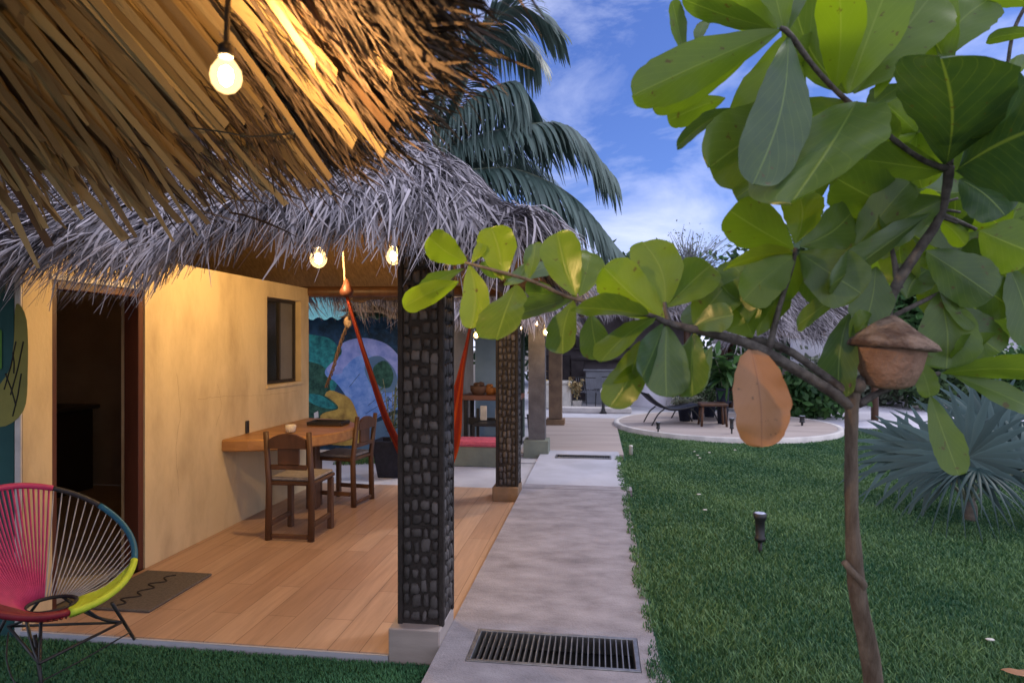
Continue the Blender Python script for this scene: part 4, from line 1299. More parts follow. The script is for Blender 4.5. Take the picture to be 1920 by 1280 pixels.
wb = MB(); wb.bbox(-1.28, -.62, 15.2, 15.8, .012, .60, .02); wb.bbox(-1.3, -.6, 15.18, 15.82, .60, .66, .01)
tag(wb.build('white_chest', cream_m), 'low white chest between the brown column and the bar', 'chest')
plant('dried_flower_arrangement', 'cream dried flower arrangement standing before the bar counter', 'flower arrangement', (*P(1082, 700, 15.2)[:2], .012), .78, .24, 260, straw_m, (.12, .2), (.06, .13), 44, None, .4, cream_m)
kb = MB(); kb.bbox(-1.0, .75, 14.35, 14.6, .012, .14, .02)
tag(kb.build('white_kerb_block', white_pl), 'long low white kerb before the bar', 'kerb')
def wire_chair(label, u, d, rot):
    c = P(u, 700, d); z = .012
    o = thing('wire_chair', label, 'chair', (c[0], c[1], z), 'pale wire chairs by the bar')
    ca, sa = math.cos(rot), math.sin(rot)
    def T(x, y, h): return V(c[0] + x * ca - y * sa, c[1] + x * sa + y * ca, z + h)
    f_ = MB()
    for k in range(9):
        y = -.24 + .06 * k
        f_.tube(spline([T(.25, y, .40), T(-.15, y, .36), T(-.28, y, .48), T(-.36, y, .74)], 8), .007, 5)
    f_.build('seat_wires', grey_m, o, True)
    f_ = MB()
    for q in ((.25, .40), (-.36, .74)): f_.tube([T(q[0], -.26, q[1]), T(q[0], .26, q[1])], .012, 6)
    f_.build('frame', dark_metal, o, True)
    for sx in (-.2, .2):
        for sy in (-.2, .2):
            MB().tube([T(sx, sy, .38), T(sx * 1.3, sy * 1.1, 0)], .010, 6).build('leg', dark_metal, o, True)
wire_chair('pale wire chair beside the cream dried flowers', 1108, 15.6, 1.2)
wire_chair('pale wire chair right in front of the grey bar counter', 1138, 16.0, 1.9)
wire_chair('pale wire chair at the foot of the pale curved wall', 1156, 15.8, 2.6)
bl_ = thing('white_topped_bollard', 'slim dark bollard with a white cap in front of the bar', 'bollard', (*P(1131, 700, 14.2)[:2], .012))
c = WLOC[bl_.name]
b_ = MB(); b_.lathe([(.09, 0), (.05, .06), (.035, .12), (.035, .42), (.06, .46)], c, 12); b_.build('shaft', dark_metal, bl_, True)
b_ = MB(); b_.lathe([(.065, .461), (.07, .50), (.05, .55), (.02, .57)], c, 12); b_.build('cap', cream_m, bl_, True)
# pale curved wall
cw = MB()
vs = []
K = 30
for k in range(K):
    tq = k / (K - 1)
    c = P(1150 + 190 * tq, 700, 16.6 - 1.0 * math.sin(tq * 3.14))
    top = .30 + .95 * (1 - math.cos(min(tq * 2.2, 1) * math.pi)) / 2
    for (dy, z) in ((0, .0), (0, top - .04), (.05, top), (.2, top), (.25, top - .04), (.25, 0)):
        vs.append((c[0], c[1] + dy, z))
cw.add(vs, [(k * 6 + i, k * 6 + i + 1, (k + 1) * 6 + i + 1, (k + 1) * 6 + i) for k in range(K - 1) for i in range(5)] + [tuple(range(6))[::-1], tuple((K - 1) * 6 + i for i in range(6))])
tag(cw.build('curved_wall', lav_m, None, True), 'pale lavender rendered wall with a swept top beyond the path end', 'wall')
gw_ = thing('garden_wall', 'long whitish garden wall behind the shrubs at the back of the lawn', 'wall', (12, 18, 0))
MB().box(5.2, 26, 18, 18.25, -.05, 1.7).build('wall', lav_m, gw_)
MB().bbox(5.15, 26, 17.95, 18.3, 1.702, 1.78, .01).build('coping', white_pl, gw_)
# far thatch shelter
fp = thing('far_thatch_shelter', 'distant open shelter with lavender grey thatch above the garden', 'shelter', (4.4, 15, 0))
for x in (3.2, 5.6):
    for y in (13.9, 16.1): MB().tube([(x, y, -.05), (x, y, 1.9)], .07, 10).build('post', wood_d, fp, True)
hip_roof(fp, 2.75, 6.1, 13.4, 16.6, 1.72, .9, 3200, lambda x, y: y < 15.4, 9)

# ================================================================== TREES AND SHRUBS
def tree(name, label, base, h, cr, n, leaf, mat, seed, trunk=True, group=None, ch=None, bark=trunk_m, nc=26, wf=.32, cat='tree'):
    r_ = np.random.default_rng(seed)
    o = thing(name, label, cat, base, group)
    base = np.array(base, float)
    ch = ch or cr * .8
    cc = base + V(0, 0, h - ch)
    u = unit(r_.normal(0, 1, (nc, 3))) * (r_.random((nc, 1)) ** .4) * np.array([cr, cr, ch]) * .82
    ctr = cc + u
    if trunk:
        mb = MB()
        t0 = spline([base - V(0, 0, .05), base + V(.06 * h * r_.normal(0, .4), 0, (h - ch) * .55), cc], 8)
        mb.tube(t0, np.linspace(.035 * h + .02, .018 * h + .01, 8), 8)
        for k in range(min(nc, 14)):
            a = t0[4 + k % 4]
            mb.tube(spline([a, (a + ctr[k]) / 2 + V(0, 0, -.1 * cr), ctr[k]], 6), np.linspace(.012 * h, .003 * h, 6), 6)
        mb.build('trunk', bark, o, True)
    k = r_.integers(0, nc, n)
    sz = cr * r_.uniform(.16, .34, nc)
    p = ctr[k] + r_.normal(0, 1, (n, 3)) * sz[k][:, None] * np.array([1, 1, .8])
    d = unit(r_.normal(0, 1, (n, 3)) + np.array([0, 0, -.2]))
    e = unit(np.cross(d, unit(r_.normal(0, 1, (n, 3)))))
    Lf = r_.uniform(.6, 1.3, n) * leaf
    pts = np.stack((p, p + d * Lf[:, None] * .5, p + d * Lf[:, None]), 1)
    hw = np.stack((e * Lf[:, None] * .06, e * Lf[:, None] * wf, e * Lf[:, None] * .05), 1)
    tc_ = r_.random(nc)
    ribbons('crown', mat, pts, hw, o, np.clip(.15 + .45 * tc_[k] + r_.normal(0, .15, n), 0, 1))
    return o
def at(u, d): 
    q = P(u, 700, d); return (q[0], q[1], 0)
FT = 'trees behind the garden'
for i, (u, d, vt, cr, nn, lab) in enumerate((
    (960, 24, 470, 2.6, 3200, 'dark tree rising behind the far cottage roof'),
    (1075, 25, 505, 2.2, 3000, 'dark green tree above the bar roof'),
    (1175, 27, 478, 2.2, 3000, 'dense tree right of the palm tips, above the bar'),
    (1385, 27, 505, 2.4, 3000, 'low green tree right of the bare twigged tree'),
    (1470, 24, 420, 2.6, 3400, 'tall green tree behind the far thatch shelter'),
    (1600, 25, 440, 3.2, 3600, 'wide dark tree behind the almond stem'),
    (1740, 22, 450, 3.0, 3600, 'broad green tree right of the clay feeder'),
    (1880, 21, 470, 3.0, 3600, 'dark tree at the right end of the garden wall'))):
    b = at(u, d)
    h = CH + (CY - vt) / F * d
    tree('garden_tree', lab, b, h, cr, nn, .34, (fol_d, fol_d, fol_d, fol_g, fol_d, fol_d, fol_g, fol_d)[i], 60 + i, group=FT, ch=h * .42)
b = at(1295, 26)
bt = tree('bare_tree', 'nearly bare grey twigged tree against the white cloud', b, 6.2, 1.6, 900, .10, fol_p, 90, ch=1.5, bark=bare_m, nc=40)
tw = MB(); r_ = random.Random(4)
for k in range(90):
    a = V(b[0], b[1], 3.6 + r_.random() * 1.2)
    q = V(b[0] + r_.gauss(0, .8), b[1] + r_.gauss(0, .8), 4.6 + 1.6 * r_.random())
    tw.tube(spline([a, (a + q) / 2 + V(r_.gauss(0, .15), 0, .1), q], 6), np.linspace(.025, .006, 6), 5)
tw.build('twigs', bare_m, bt)
SG = 'shrubs along the garden wall'
for i, (u, d, vt, cr, nn, lab, mt) in enumerate((
    (1315, 15.5, 655, .8, 1700, 'dark bushy shrub behind the tall black planter', fol_d),
    (1415, 17.0, 660, 1.0, 1700, 'green shrub under the far thatch shelter', fol_g),
    (1505, 13.6, 700, .75, 2200, 'fresh green shrub left of the almond stem', fol_g),
    (1560, 16.5, 665, .9, 1600, 'pale leaved shrub against the garden wall left of the almond stem', fol_p),
    (1650, 16.5, 690, .9, 1600, 'pale shrub against the garden wall behind the clay feeder', fol_p),
    (1740, 15.5, 650, 1.0, 1900, 'tall dark shrub behind the fan palm', fol_d),
    (1830, 16.5, 680, .9, 1600, 'pale leaved shrub right behind the fan palm', fol_p),
    (1920, 15.0, 640, 1.2, 2000, 'big green shrub at the right edge behind the fan palm', fol_g))):
    b = at(u, d); h = CH + (CY - vt) / F * d
    tree('shrub', lab, b, max(h, .9), cr, nn, .17, mt, 120 + i, trunk=True, group=SG, ch=max(h, .9) * .48, nc=18, cat='shrub', bark=bark_m)

# ------------------------------------------------------------------ coconut palm
cpm = thing('coconut_palm', 'coconut palm with long drooping grey green fronds behind the thatch roof', 'palm tree', (-2.62, 10.9, 0))
CR = P(818, 292, 10.6)
tk = MB()
tk.tube(spline([V(CR[0] - .35, CR[1] + .2, -.05), V(CR[0] - .2, CR[1] + .1, 2.0), CR + V(0, 0, -.5), CR + V(0, 0, .05)], 24), np.linspace(.19, .11, 24), 14)
tk.build('trunk', trunk_m, cpm, True)
def frond(ctrl, ln, n=64, seed=0, hang=.7, wid=.024, base=.10, nm='frond'):
    r_ = np.random.default_rng(seed)
    c = spline(ctrl, 40)
    mb = MB(); mb.tube(c, np.linspace(.032, .006, 40), 7)
    tg = unit(np.gradient(c, axis=0))
    up = V(0, 0, 1)
    n = int(n * 1.5)
    s = np.concatenate((np.linspace(base, .995, n),) * 2)
    sg = np.concatenate((np.ones(n), -np.ones(n)))
    m = len(s)
    ii = np.clip((s * 39).astype(int), 0, 38)
    p0 = c[ii] + (c[np.minimum(ii + 1, 39)] - c[ii]) * (s * 39 - ii)[:, None]
    T = tg[ii]
    S = unit(np.cross(T, up)) * sg[:, None]
    Lf = ln * np.sin(np.clip(.25 + s * 2.55, 0, 3.0)) ** .7 * r_.uniform(.8, 1.1, m)
    K = 6
    t = np.linspace(0, 1, K)
    h = hang * r_.uniform(.75, 1.25, m)
    out = unit(T * .62 + S * .8)
    pts = p0[:, None] + out[:, None] * (Lf[:, None] * t * (1 - .35 * h[:, None] * t))[..., None]
    pts[..., 2] -= Lf[:, None] * h[:, None] * t ** 1.6 * .85
    pts += r_.normal(0, .018, (m, 1, 3)) * t[None, :, None]
    wv = unit(np.cross(out, up + S * .6))
    hw = wv[:, None] * (wid * np.array([.45, .95, 1, .9, .6, .08]))[None, :, None]
    # rachis and leaflets share the frond's mesh
    verts = np.stack((pts - hw, pts + hw), 2)
    tone = np.clip(.42 + r_.normal(0, .2, m) + .12 * sg, 0, 1)
    for i in range(m):
        fl = verts[i].reshape(-1, 3)
        mb.m = 1
        mb.add(fl, [(2 * k, 2 * k + 1, 2 * k + 3, 2 * k + 2) for k in range(K - 1)], [tone[i]] * (2 * K))
    return mb.build(nm, [rachis_m, frond_m], cpm, True)
def pp(*a): return [P(u, v, d) for u, v, d in a]
frond([CR] + pp((862, 190, 10.3), (905, 70, 10.1), (970, 12, 10.0), (1052, 62, 10.0)), 1.0, 64, 1, .5)
frond([CR] + pp((862, 210, 10.4), (925, 165, 10.2), (972, 158, 10.1), (985, 215, 10.0)), 1.15, 64, 2, 1.1)
frond([CR] + pp((878, 262, 10.4), (970, 238, 10.1), (1065, 238, 9.9), (1150, 330, 9.8)), 1.1, 72, 3, .8)
frond([CR] + pp((868, 318, 10.3), (965, 318, 10.0), (1075, 370, 9.8), (1168, 478, 9.7)), 1.05, 72, 4, .75)
frond([CR] + pp((822, 190, 10.6), (850, 60, 10.6), (900, -40, 10.7), (980, -60, 10.8)), 1.1, 60, 5, .5)
frond([CR] + pp((838, 170, 10.9), (890, 70, 11.3), (955, 60, 11.6), (1010, 110, 11.8)), 1.1, 60, 6, .8)
frond([CR] + pp((780, 230, 10.6), (720, 170, 10.5), (640, 190, 10.4)), 1.0, 54, 7, .7)
frond([CR] + pp((800, 180, 11), (770, 80, 11.4), (700, 20, 11.8)), 1.0, 54, 8, .6)
frond([CR] + pp((880, 290, 10.9), (950, 285, 11.6), (1020, 330, 12.2), (1060, 420, 12.6)), 1.0, 60, 9, .9)
frond([CR] + pp((860, 250, 11), (930, 200, 11.8), (1000, 215, 12.4), (1040, 270, 12.8)), 1.0, 60, 10, 1.0)
frond([CR] + pp((780, 300, 10.3), (740, 330, 10.0), (700, 420, 9.8)), .9, 50, 11, .8)
frond([CR] + pp((850, 330, 10.9), (910, 360, 11.2), (960, 430, 11.4)), .8, 50, 12, .8)
co = MB(); r_ = random.Random(2)
for k in range(6): co.blob(CR + V(r_.uniform(-.25, .25), r_.uniform(-.3, .1), r_.uniform(-.35, -.1)), (.09, .09, .12), 10, 7, .05)
co.build('coconuts', M('coconut_husk', (.10, .11, .04), (.16, .12, .05), 6, .6), cpm, True)

# ------------------------------------------------------------------ silver fan palm on the lawn
fb = G(1818, 975)
fpm = thing('fan_palm', 'young silvery fan palm growing on the right of the lawn', 'palm tree', (fb[0], fb[1], -.006))
MB().tube([fb - V(0, 0, .05), fb + V(.01, 0, .12), fb + V(0, 0, .2)], [.06, .05, .03], 10).build('stem', trunk_m, fpm, True)
def fan(hub, nrm, upv, Lf, spread, nseg, seed, wid=.030, droop=.12, tone=.45):
    r_ = np.random.default_rng(seed)
    nrm = unit(nrm); sx = unit(np.cross(upv, nrm)); uy = np.cross(nrm, sx)
    mb = MB()
    mb.tube(spline([fb + V(0, 0, .15), (fb + V(0, 0, .15) + hub) / 2 + V(0, 0, .05), hub], 10), np.linspace(.016, .009, 10), 7)
    mb.m = 1
    K = 6
    t = np.linspace(0, 1, K)
    for k in range(nseg):
        a = (k / (nseg - 1) - .5) * spread + r_.normal(0, .02)
        d = sx * math.sin(a) + uy * math.cos(a)
        L_ = Lf * (.78 + .22 * math.cos(a * .8)) * r_.uniform(.85, 1.1)
        pts = hub + d * (L_ * t)[:, None] + nrm * (.10 * L_ * np.sin(t * 2))[:, None] + V(0, 0, -1) * (droop * L_ * r_.uniform(.5, 1.8) * t ** 2.2)[:, None]
        c = np.cross(nrm, d)
        wv = c[None] * (wid * np.array([.55, 1.15, 1.2, .8, .45, .05]))[:, None]
        ridge = nrm * .012
        tn = float(np.clip(tone + r_.normal(0, .22), 0, 1))
        vs = np.concatenate([np.stack((pts[i] - wv[i], pts[i] + ridge * (1 - t[i]), pts[i] + wv[i])) for i in range(K)])
        mb.add(vs, [(3 * i + j, 3 * i + j + 1, 3 * i + j + 4, 3 * i + j + 3) for i in range(K - 1) for j in (0, 1)], [tn, tn * .8, min(1, tn + .1)] * K)
    return mb.build('frond', [rachis_m, fan_m], fpm, True)
vd = unit(V(0, 0, CH) - P(1818, 860, 5.6))
fan(P(1815, 858, 5.50), vd + V(.0, 0, .25), V(0.05, 0, 1), .78, R(300), 25, 1, tone=.42)
fan(P(1868, 850, 5.7), vd + V(.5, .1, .3), V(.5, 0, .8), .82, R(250), 19, 2, tone=.55)
fan(P(1760, 862, 5.9), vd + V(-.5, 0, .7), V(-.75, 0, .5), .80, R(210), 16, 3, tone=.60)
fan(P(1700, 838, 6.2), vd + V(-.6, 0, 1.0), V(-1, 0, .35), .62, R(190), 14, 4, tone=.75)
fan(P(1832, 880, 5.4), V(.1, -.35, 1), V(.1, -1, .0), .55, R(230), 20, 5, droop=.5, tone=.2, wid=.012)
fan(P(1850, 800, 6.2), vd + V(.2, 0, .2), V(.1, 0, 1), .7, R(200), 16, 6, tone=.6)
fan(P(1795, 885, 5.45), V(-.3, -.4, .9), V(-.7, -.8, -.2), .6, R(150), 14, 7, droop=.4, tone=.15, wid=.010)
fan(P(1925, 880, 5.5), vd + V(.3, 0, .6), V(.9, 0, .2), .7, R(220), 16, 8, tone=.5)

# ================================================================== ALMOND TREE IN FRONT
alm = thing('almond_tree', 'young broad leaved almond tree close in front with a slim bare stem', 'tree', (*P(1640, 1400, 1.38)[:2], -.006))
def tubepx(mb, pts, n=24, nr=10, knots=0.0):
    """pts: (u, v, d, radius in photo pixels)"""
    q = spline([P(u, v, d) for u, v, d, r_ in pts], n)
    rr = np.interp(np.linspace(0, 1, n), np.linspace(0, 1, len(pts)), [.84 * r_ / F * d for u, v, d, r_ in pts])
    if knots: rr = rr * (1 + knots * np.sin(np.arange(n) * 1.9) * np.sin(np.arange(n) * .7))
    mb.tube(q, rr, nr)
    return q
tk = MB()
bz = P(1668, 1400, 1.40); bz[2] = -.03
q0 = P(1640, 1300, 1.39)
pts = [bz, (bz + q0) / 2 + V(.005, 0, 0), q0, P(1611, 1130, 1.37), P(1603, 1060, 1.365), P(1597, 960, 1.36), P(1596, 850, 1.355), P(1597, 770, 1.35), P(1600, 728, 1.35)]
sp_ = spline(pts, 60)
rad = np.interp(np.linspace(0, 1, 60), [0, .25, .42, .5, .54, .58, .8, 1], [.023, .020, .0175, .0170, .0162, .0138, .0126, .015])
rad = rad * (1 + .03 * np.sin(np.arange(60) * .8) + .02 * np.sin(np.arange(60) * 2.3))
tk.tube(sp_, rad, 16)
tubepx(tk, [(1582, 1052, 1.352, 7), (1600, 1074, 1.348, 8), (1618, 1094, 1.352, 10), (1612, 1104, 1.36, 8)], 8, 8)
tk.blob(P(1604, 724, 1.345), (.021, .02, .016), 12, 8, .08)
tk.build('trunk', bark_m, alm, True)
br = MB()
tubepx(br, [(1600, 765, 1.35, 13), (1560, 735, 1.345, 12), (1500, 697, 1.34, 12), (1440, 663, 1.33, 13), (1390, 640, 1.32, 11), (1320, 622, 1.31, 10), (1255, 606, 1.30, 8), (1215, 590, 1.30, 6), (1150, 572, 1.31, 5), (1075, 560, 1.32, 4.5), (1000, 528, 1.33, 4), (920, 505, 1.34, 4), (872, 492, 1.35, 3)], 60, 10, .08)
tubepx(br, [(1596, 742, 1.35, 11), (1540, 700, 1.36, 9), (1480, 658, 1.37, 9), (1430, 640, 1.36, 9), (1405, 636, 1.34, 8)], 24, 8, .05)
tubepx(br, [(1255, 606, 1.30, 7), (1248, 580, 1.30, 5), (1246, 566, 1.30, 4)], 8, 8)
tubepx(br, [(1610, 758, 1.355, 9), (1650, 735, 1.38, 7), (1710, 712, 1.42, 6), (1760, 700, 1.46, 5)], 16, 8)
tubepx(br, [(1606, 720, 1.36, 12), (1640, 690, 1.42, 11), (1662, 640, 1.46, 11), (1664, 580, 1.46, 12), (1686, 525, 1.45, 12), (1725, 465, 1.44, 11), (1758, 415, 1.43, 10), (1774, 360, 1.42, 10), (1780, 312, 1.42, 11)], 40, 10, .06)
tubepx(br, [(1686, 540, 1.45, 9), (1677, 490, 1.46, 6), (1670, 455, 1.47, 4)], 8, 8)
tubepx(br, [(1778, 318, 1.42, 8), (1730, 300, 1.40, 6), (1680, 265, 1.38, 6), (1630, 222, 1.36, 6), (1580, 182, 1.34, 6), (1530, 130, 1.32, 6), (1480, 64, 1.30, 7), (1462, 52, 1.30, 5)], 40, 9, .06)
tubepx(br, [(1780, 312, 1.42, 8), (1790, 240, 1.44, 6), (1830, 200, 1.47, 5), (1880, 160, 1.5, 4), (1900, 60, 1.5, 4), (1935, -10, 1.5, 4)], 24, 8)
tubepx(br, [(1668, 596, 1.46, 6), (1740, 560, 1.48, 5), (1810, 528, 1.5, 4.5), (1880, 500, 1.5, 4.5), (1960, 490, 1.5, 4)], 20, 8)
tubepx(br, [(1440, 662, 1.33, 8), (1460, 580, 1.34, 6), (1485, 500, 1.34, 5), (1492, 465, 1.34, 5)], 16, 8)
tubepx(br, [(1760, 400, 1.43, 6), (1790, 412, 1.44, 5), (1830, 430, 1.45, 4)], 8, 7)
for a, b in (((1765, 395), (1735, 375)), ((1768, 380), (1795, 372)), ((1762, 392), (1800, 398)), ((1758, 405), (1795, 418))):
    tubepx(br, [(*a, 1.43, 4), (*b, 1.44, 3)], 5, 6)
br.build('branch', twig_m, alm, True)

cr_ = MB()
def leaf(mb, b, t, w, roll=0.0, tone=.6, curl=.10, fold=.18, seed=None, tipw=.6, w_px=True):
    """b, t: world base and tip, w: blade width in metres"""
    n, m = 20, 9
    a = t - b
    L_ = np.linalg.norm(a)
    mid = (b + t) / 2
    view = unit(mid - V(0, 0, CH))
    ax = a / L_
    sd = unit(np.cross(view, ax))
    nn = np.cross(sd, ax)
    c, s = math.cos(roll), math.sin(roll)
    sd, nn = sd * c + nn * s, nn * c - sd * s
    if nn[2] < 0: nn_l = -nn
    else: nn_l = nn
    r_ = rnd.random
    p1, p2 = r_() * 6, r_() * 6
    off = len(mb.v)
    pe = .82 if tipw > .5 else .55
    pk = pe / (pe + .38)
    nrm_ = (pk ** pe) * ((1 - pk) ** .38)
    bend = rnd.gauss(0, .05)
    for i in range(n):
        s_ = 1 - (1 - i / (n - 1)) ** 1.7
        sw = max(s_, .001)
        prof = (sw ** pe) * (max(1 - sw, 0) ** .38) / nrm_
        prof = max(prof, .035 if i < 2 else .0)
        for j in range(m):
            q = (j / (m - 1) - .5) * 2
            edge = abs(q) ** 3
            ww = prof * (1 + edge * (.035 * math.sin(s_ * 13 + p1 + q) + .022 * math.sin(s_ * 37 + p2) + .018 * math.sin(s_ * 71 + p1)))
            x = q * ww * w * .5
            h = fold * abs(x) + .03 * w * edge * math.sin(s_ * 11 + p2 + (2 if q > 0 else 0)) + .010 * w * math.sin(s_ * 26) * abs(q)
            p = b + ax * (L_ * s_) + sd * (x + bend * L_ * math.sin(s_ * math.pi)) + nn_l * (h - curl * L_ * s_ * s_)
            mb.v.append(tuple(p)); mb.t.append(tone); mb.ac.append(q); mb.al.append(s_)
    for i in range(n - 1):
        for j in range(m - 1):
            mb.f.append((off + i * m + j, off + i * m + j + 1, off + (i + 1) * m + j + 1, off + (i + 1) * m + j)); mb.mi.append(0)
def lp(mb, bu, bv, tu, tv, w, d0=1.33, d1=None, roll=0., tone=.6, curl=.08, fold=.18, tipw=.6):
    d1 = d0 if d1 is None else d1
    leaf(mb, P(bu, bv, d0), P(tu, tv, d1), w / F * (d0 + d1) / 2 / max(.45, abs(math.cos(roll))), roll, tone, curl, fold, None, tipw)
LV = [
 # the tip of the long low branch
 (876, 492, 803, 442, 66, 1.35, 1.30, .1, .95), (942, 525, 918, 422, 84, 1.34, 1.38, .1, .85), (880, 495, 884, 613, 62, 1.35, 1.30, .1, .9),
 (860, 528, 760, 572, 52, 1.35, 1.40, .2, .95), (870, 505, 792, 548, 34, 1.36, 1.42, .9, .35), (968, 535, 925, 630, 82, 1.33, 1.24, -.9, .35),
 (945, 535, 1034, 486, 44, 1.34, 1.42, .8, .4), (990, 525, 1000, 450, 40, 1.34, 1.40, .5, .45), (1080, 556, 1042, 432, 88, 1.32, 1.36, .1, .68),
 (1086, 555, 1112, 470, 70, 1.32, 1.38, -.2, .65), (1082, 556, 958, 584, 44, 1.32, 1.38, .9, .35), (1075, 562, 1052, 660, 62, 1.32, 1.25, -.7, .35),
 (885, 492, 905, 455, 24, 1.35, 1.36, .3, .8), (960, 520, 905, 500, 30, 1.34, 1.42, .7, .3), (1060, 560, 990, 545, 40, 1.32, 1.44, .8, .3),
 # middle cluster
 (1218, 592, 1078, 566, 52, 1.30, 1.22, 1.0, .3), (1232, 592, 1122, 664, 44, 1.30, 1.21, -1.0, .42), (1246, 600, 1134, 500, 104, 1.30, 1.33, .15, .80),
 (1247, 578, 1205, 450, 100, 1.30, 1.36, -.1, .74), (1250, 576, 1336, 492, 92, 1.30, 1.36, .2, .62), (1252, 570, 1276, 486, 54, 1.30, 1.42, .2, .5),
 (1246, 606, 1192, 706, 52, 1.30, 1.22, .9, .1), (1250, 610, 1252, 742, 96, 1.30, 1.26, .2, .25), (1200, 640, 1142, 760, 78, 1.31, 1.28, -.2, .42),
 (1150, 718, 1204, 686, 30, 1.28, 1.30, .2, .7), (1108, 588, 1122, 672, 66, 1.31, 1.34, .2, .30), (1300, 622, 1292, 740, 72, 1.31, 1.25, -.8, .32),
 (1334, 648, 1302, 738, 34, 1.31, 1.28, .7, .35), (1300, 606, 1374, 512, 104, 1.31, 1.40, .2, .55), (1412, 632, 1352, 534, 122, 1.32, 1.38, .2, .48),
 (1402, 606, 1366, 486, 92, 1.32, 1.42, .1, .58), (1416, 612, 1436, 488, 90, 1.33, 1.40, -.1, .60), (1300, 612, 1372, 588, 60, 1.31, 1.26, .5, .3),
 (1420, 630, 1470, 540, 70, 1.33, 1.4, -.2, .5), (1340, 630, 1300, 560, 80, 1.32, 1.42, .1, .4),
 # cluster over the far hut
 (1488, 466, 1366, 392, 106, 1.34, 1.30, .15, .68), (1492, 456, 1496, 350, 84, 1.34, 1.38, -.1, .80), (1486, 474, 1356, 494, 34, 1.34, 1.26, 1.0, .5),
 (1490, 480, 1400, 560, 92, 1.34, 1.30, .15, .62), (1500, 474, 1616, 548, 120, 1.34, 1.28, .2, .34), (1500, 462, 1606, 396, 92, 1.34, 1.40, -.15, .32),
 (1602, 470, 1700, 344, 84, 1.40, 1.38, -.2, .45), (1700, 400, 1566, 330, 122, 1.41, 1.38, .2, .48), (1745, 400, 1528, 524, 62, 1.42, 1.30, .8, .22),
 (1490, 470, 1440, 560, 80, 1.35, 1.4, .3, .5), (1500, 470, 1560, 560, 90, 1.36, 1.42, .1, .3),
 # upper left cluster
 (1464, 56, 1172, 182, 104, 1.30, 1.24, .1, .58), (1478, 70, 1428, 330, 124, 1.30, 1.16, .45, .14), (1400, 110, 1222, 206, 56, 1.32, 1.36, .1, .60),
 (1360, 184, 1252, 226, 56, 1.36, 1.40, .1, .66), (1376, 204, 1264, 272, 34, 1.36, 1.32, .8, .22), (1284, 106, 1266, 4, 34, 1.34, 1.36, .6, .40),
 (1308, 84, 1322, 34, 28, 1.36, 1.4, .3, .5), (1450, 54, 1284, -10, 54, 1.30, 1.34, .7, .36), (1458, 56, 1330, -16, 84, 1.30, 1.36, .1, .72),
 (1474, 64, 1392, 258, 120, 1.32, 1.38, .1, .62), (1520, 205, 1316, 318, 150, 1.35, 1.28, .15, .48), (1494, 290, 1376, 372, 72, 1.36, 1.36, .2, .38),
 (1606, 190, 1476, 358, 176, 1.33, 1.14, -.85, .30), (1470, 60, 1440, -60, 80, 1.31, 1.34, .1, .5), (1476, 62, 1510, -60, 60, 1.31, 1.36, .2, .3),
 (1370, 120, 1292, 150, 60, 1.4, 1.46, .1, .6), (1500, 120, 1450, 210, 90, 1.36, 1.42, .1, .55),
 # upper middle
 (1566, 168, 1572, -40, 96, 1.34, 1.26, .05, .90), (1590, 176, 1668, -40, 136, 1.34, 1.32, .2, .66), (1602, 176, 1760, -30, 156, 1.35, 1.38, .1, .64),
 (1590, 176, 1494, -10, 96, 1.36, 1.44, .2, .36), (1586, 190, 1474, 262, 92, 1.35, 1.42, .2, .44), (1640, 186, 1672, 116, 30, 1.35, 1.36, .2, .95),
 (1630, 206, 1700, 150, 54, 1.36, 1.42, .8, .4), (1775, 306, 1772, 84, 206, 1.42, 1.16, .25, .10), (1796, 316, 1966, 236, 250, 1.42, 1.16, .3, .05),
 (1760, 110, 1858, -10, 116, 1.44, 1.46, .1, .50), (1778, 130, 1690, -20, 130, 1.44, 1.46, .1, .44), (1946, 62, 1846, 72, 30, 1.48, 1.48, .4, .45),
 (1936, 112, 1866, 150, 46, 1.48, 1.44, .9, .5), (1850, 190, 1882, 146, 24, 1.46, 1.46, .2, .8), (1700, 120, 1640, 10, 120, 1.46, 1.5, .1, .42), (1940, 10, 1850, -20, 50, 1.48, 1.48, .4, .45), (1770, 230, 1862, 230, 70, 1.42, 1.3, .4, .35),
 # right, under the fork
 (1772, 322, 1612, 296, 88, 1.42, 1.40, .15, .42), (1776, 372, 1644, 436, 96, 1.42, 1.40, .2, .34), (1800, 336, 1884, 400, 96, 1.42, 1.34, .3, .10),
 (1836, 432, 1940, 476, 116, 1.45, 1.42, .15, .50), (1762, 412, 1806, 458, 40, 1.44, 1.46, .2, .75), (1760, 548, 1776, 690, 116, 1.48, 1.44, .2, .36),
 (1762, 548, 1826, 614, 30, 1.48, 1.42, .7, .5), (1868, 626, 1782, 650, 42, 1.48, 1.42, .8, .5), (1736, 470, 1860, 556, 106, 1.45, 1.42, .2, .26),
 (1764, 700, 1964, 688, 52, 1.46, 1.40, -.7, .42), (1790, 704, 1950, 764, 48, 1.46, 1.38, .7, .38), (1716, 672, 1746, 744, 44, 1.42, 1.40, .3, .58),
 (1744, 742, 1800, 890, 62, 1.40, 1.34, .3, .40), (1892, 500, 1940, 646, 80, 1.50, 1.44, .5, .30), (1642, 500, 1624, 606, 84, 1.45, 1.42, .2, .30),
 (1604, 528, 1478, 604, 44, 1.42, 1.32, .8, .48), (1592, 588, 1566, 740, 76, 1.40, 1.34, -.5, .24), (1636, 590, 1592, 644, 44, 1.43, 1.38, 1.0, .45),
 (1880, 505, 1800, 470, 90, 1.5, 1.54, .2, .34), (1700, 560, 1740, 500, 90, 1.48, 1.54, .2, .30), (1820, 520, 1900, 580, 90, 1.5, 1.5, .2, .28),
 (1770, 560, 1870, 660, 90, 1.52, 1.5, .2, .28), (1850, 470, 1900, 530, 80, 1.52, 1.56, .2, .4),
]
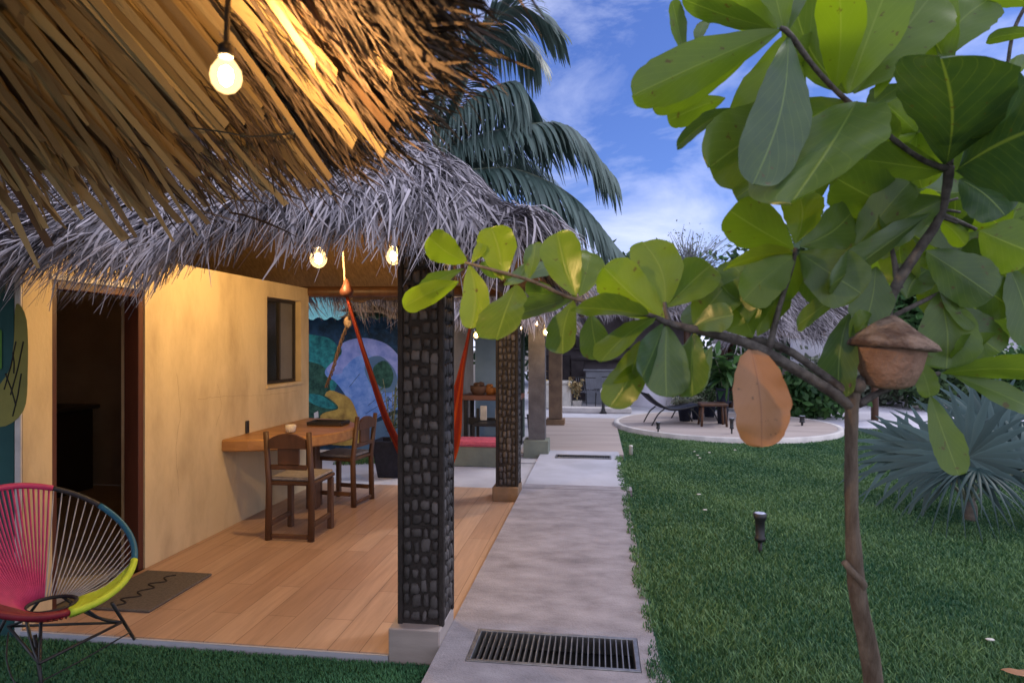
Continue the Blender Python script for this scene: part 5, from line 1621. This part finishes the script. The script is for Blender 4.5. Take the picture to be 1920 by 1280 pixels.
for a in LV:
    bu, bv, tu, tv, w_, d0, d1, roll, tone = a
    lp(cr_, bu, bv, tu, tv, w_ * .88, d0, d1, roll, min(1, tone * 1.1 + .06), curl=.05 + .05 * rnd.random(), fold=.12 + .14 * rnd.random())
# the denser crown farther back
r_ = random.Random(31)
hubs = [(1590, 60), (1700, 60), (1640, 300), (1720, 250), (1690, 420), (1560, 330), (1820, 360), (1880, 440), (1760, 480), (1620, 440), (1850, 560), (1800, 20)]
for hu, hv in hubs:
    hd = r_.uniform(1.5, 1.75)
    a0 = r_.uniform(0, 6.28)
    for k in range(6):
        a = a0 + 6.28 * k / 6 + r_.uniform(-.3, .3)
        ln = r_.uniform(75, 130)
        if hu + ln * math.cos(a) > 1770 and hv + ln * math.sin(a) < 200 and hu > 1750: continue
        lp(cr_, hu, hv, hu + ln * math.cos(a), hv + ln * math.sin(a) * .9, r_.uniform(48, 84), hd, hd + r_.uniform(-.12, .1), r_.uniform(-.5, .5), r_.uniform(.3, .8))
cr_.build('crown', leaf_m, alm, True)
dd = MB()
lp(dd, 1408, 652, 1430, 838, 100, 1.32, 1.29, .15, .55, .07, .26, .4)
dd.build('dead_leaf', dead_m, alm, True)

# ------------------------------------------------------------------ clay feeder in the fork
cq = P(1668, 655, 1.36)
fe = thing('clay_feeder', 'small acorn shaped terracotta pot with a flared lid in the fork of the almond tree', 'clay pot', cq)
px = 1.36 / F
m_ = MB(); m_.lathe([(22 * px, -73 * px), (40 * px, -66 * px), (53 * px, -38 * px), (61 * px, -5 * px), (64 * px, 8 * px), (58 * px, 8 * px), (50 * px, -30 * px)], cq, 28)
m_.build('bowl', terra, fe, True)
m_ = MB(); m_.lathe([(62 * px, 7 * px), (74 * px, 1 * px), (80 * px, 4 * px), (74 * px, 13 * px), (60 * px, 24 * px), (44 * px, 36 * px), (28 * px, 49 * px), (12 * px, 60 * px), (3 * px, 64 * px)], cq, 34, .045)
lid = m_.build('lid', terra_lid, fe, True)
lid.rotation_euler = (0, R(5), 0)

# ================================================================== GRASS
def blades(name, n, hmin, hmax, region, seed, wmul=1.0, label='', z=-.006):
    r_ = np.random.default_rng(seed)
    u = r_.random(n)
    Y = 1.9 * (12.4 / 1.9) ** (u ** .94)
    X = r_.uniform(.22, 6.2, n)
    keep = region(X, Y) & (X - .1 < Y * .86 + .5)
    X, Y = X[keep], Y[keep]
    m = len(X)
    patch = np.sin(X * 2.1 + 1.3) * np.sin(Y * 1.7 + .4) + .6 * np.sin(X * 5.3 + Y * 3.1) + .4 * np.sin(Y * 7.9 - X * 4.2)
    h = r_.uniform(hmin, hmax, m) * (1 + .16 * patch) * np.clip(1.25 - Y * .055, .6, 1.2)
    edge = np.clip((X - PX1) / .3, 0, 1)
    h *= (.75 + .25 * edge)
    a = r_.uniform(0, 2 * math.pi, m)
    le = h * r_.uniform(.15, .75, m)
    dx, dy = np.cos(a) * le, np.sin(a) * le
    K = 4
    t = np.array([0, .4, .75, 1.0])
    pts = np.stack((X[:, None] + dx[:, None] * t ** 1.8, Y[:, None] + dy[:, None] * t ** 1.8, np.where(X < PX1 + .03, ZP - .004, z)[:, None] + h[:, None] * t * (1 - .2 * t)), -1)
    b = a + math.pi / 2 + r_.normal(0, .5, m)
    wv = np.stack((np.cos(b), np.sin(b), np.zeros(m)), -1) * ((.0012 + .00048 * Y) * wmul * r_.uniform(.7, 1.3, m))[:, None]
    hw = wv[:, None] * np.array([.9, 1, .7, .08])[None, :, None]
    tone = np.clip(.36 + .15 * patch + r_.normal(0, .19, m) + .5 * (r_.random(m) < .04), 0, 1)
    return tag(ribbons(name, grass_m, pts, hw, None, tone), label, 'grass', kind='stuff')
def inside(X, Y):
    wob = (.04 * np.sin(Y * 4.1) + .035 * np.sin(Y * 11.7 + 1) + .03 * np.sin(Y * 29) + .02 * np.sin(X * 90))
    jit = np.abs(np.sin(X * 913.7 + Y * 717.3)) ** 3
    ok = X > PX1 + wob * .7 - .02 - .05 * jit
    ok &= ~((Y > 8.6) & (X < .38)) & ((X - DC[0]) ** 2 + (Y - DC[1]) ** 2 > (DR + .03) ** 2)
    return ok
blades('lawn_grass', 400000, .028, .058, inside, 51, 1.0, 'mown green lawn grass right of the path')
def inturf(n, seed):
    r_ = np.random.default_rng(seed)
    X = r_.uniform(-3.4, -.80, n); Y = r_.uniform(2.2, 3.08, n)
    a = r_.uniform(0, 6.28, n); h = r_.uniform(.012, .024, n)
    t = np.array([0, .6, 1])
    pts = np.stack((X[:, None] + (np.cos(a) * h * .7)[:, None] * t, Y[:, None] + (np.sin(a) * h * .7)[:, None] * t, -.045 + h[:, None] * t), -1)
    wv = np.stack((-np.sin(a), np.cos(a), 0 * a), -1) * .0022
    return tag(ribbons('turf_grass', M('turf_fibre', (.024, .105, .052), (.07, .22, .10), 5, .6, tone=True), pts, wv[:, None] * np.array([1, .9, .2])[None, :, None], None, np.clip(r_.normal(.45, .2, n), 0, 1)), 'short green artificial turf before the porch', 'turf', kind='stuff')
inturf(70000, 52)
fl = MB()
q = G(1905, 1262, .045)
leaf(fl, q + V(-.05, .03, 0), q + V(.08, -.05, .01), .07, 1.1, .4, .1, .5)
tag(fl.build('fallen_leaf', dead_m, None, True), 'dark fallen leaf lying in the grass near the almond stem', 'leaf')
# pale fallen petals on the lawn
pt = []
for k, (u, v) in enumerate(((1302, 846), (1330, 848), (1312, 858), (1378, 843), (1308, 853), (1322, 955), (1310, 926), (1856, 1198))):
    q = G(u, v, .04)
    m_ = MB(); m_.blob(q, (.022, .014, .006), 8, 5, .2)
    tag(m_.build('fallen_petal', cream_m, None, True), ['white petal on the lawn farthest left by the deck', 'white petal on the lawn, upper one of the group before the deck', 'white petal nearest the camera in the group before the deck', 'white petal on the lawn below the brown hanging leaf', 'white petal in the middle of the group before the deck', 'white petal on the lawn beside the path step', 'white petal on the lawn just beyond the path step', 'white scrap in the grass right of the almond stem'][k], 'petal', 'pale petals on the lawn')
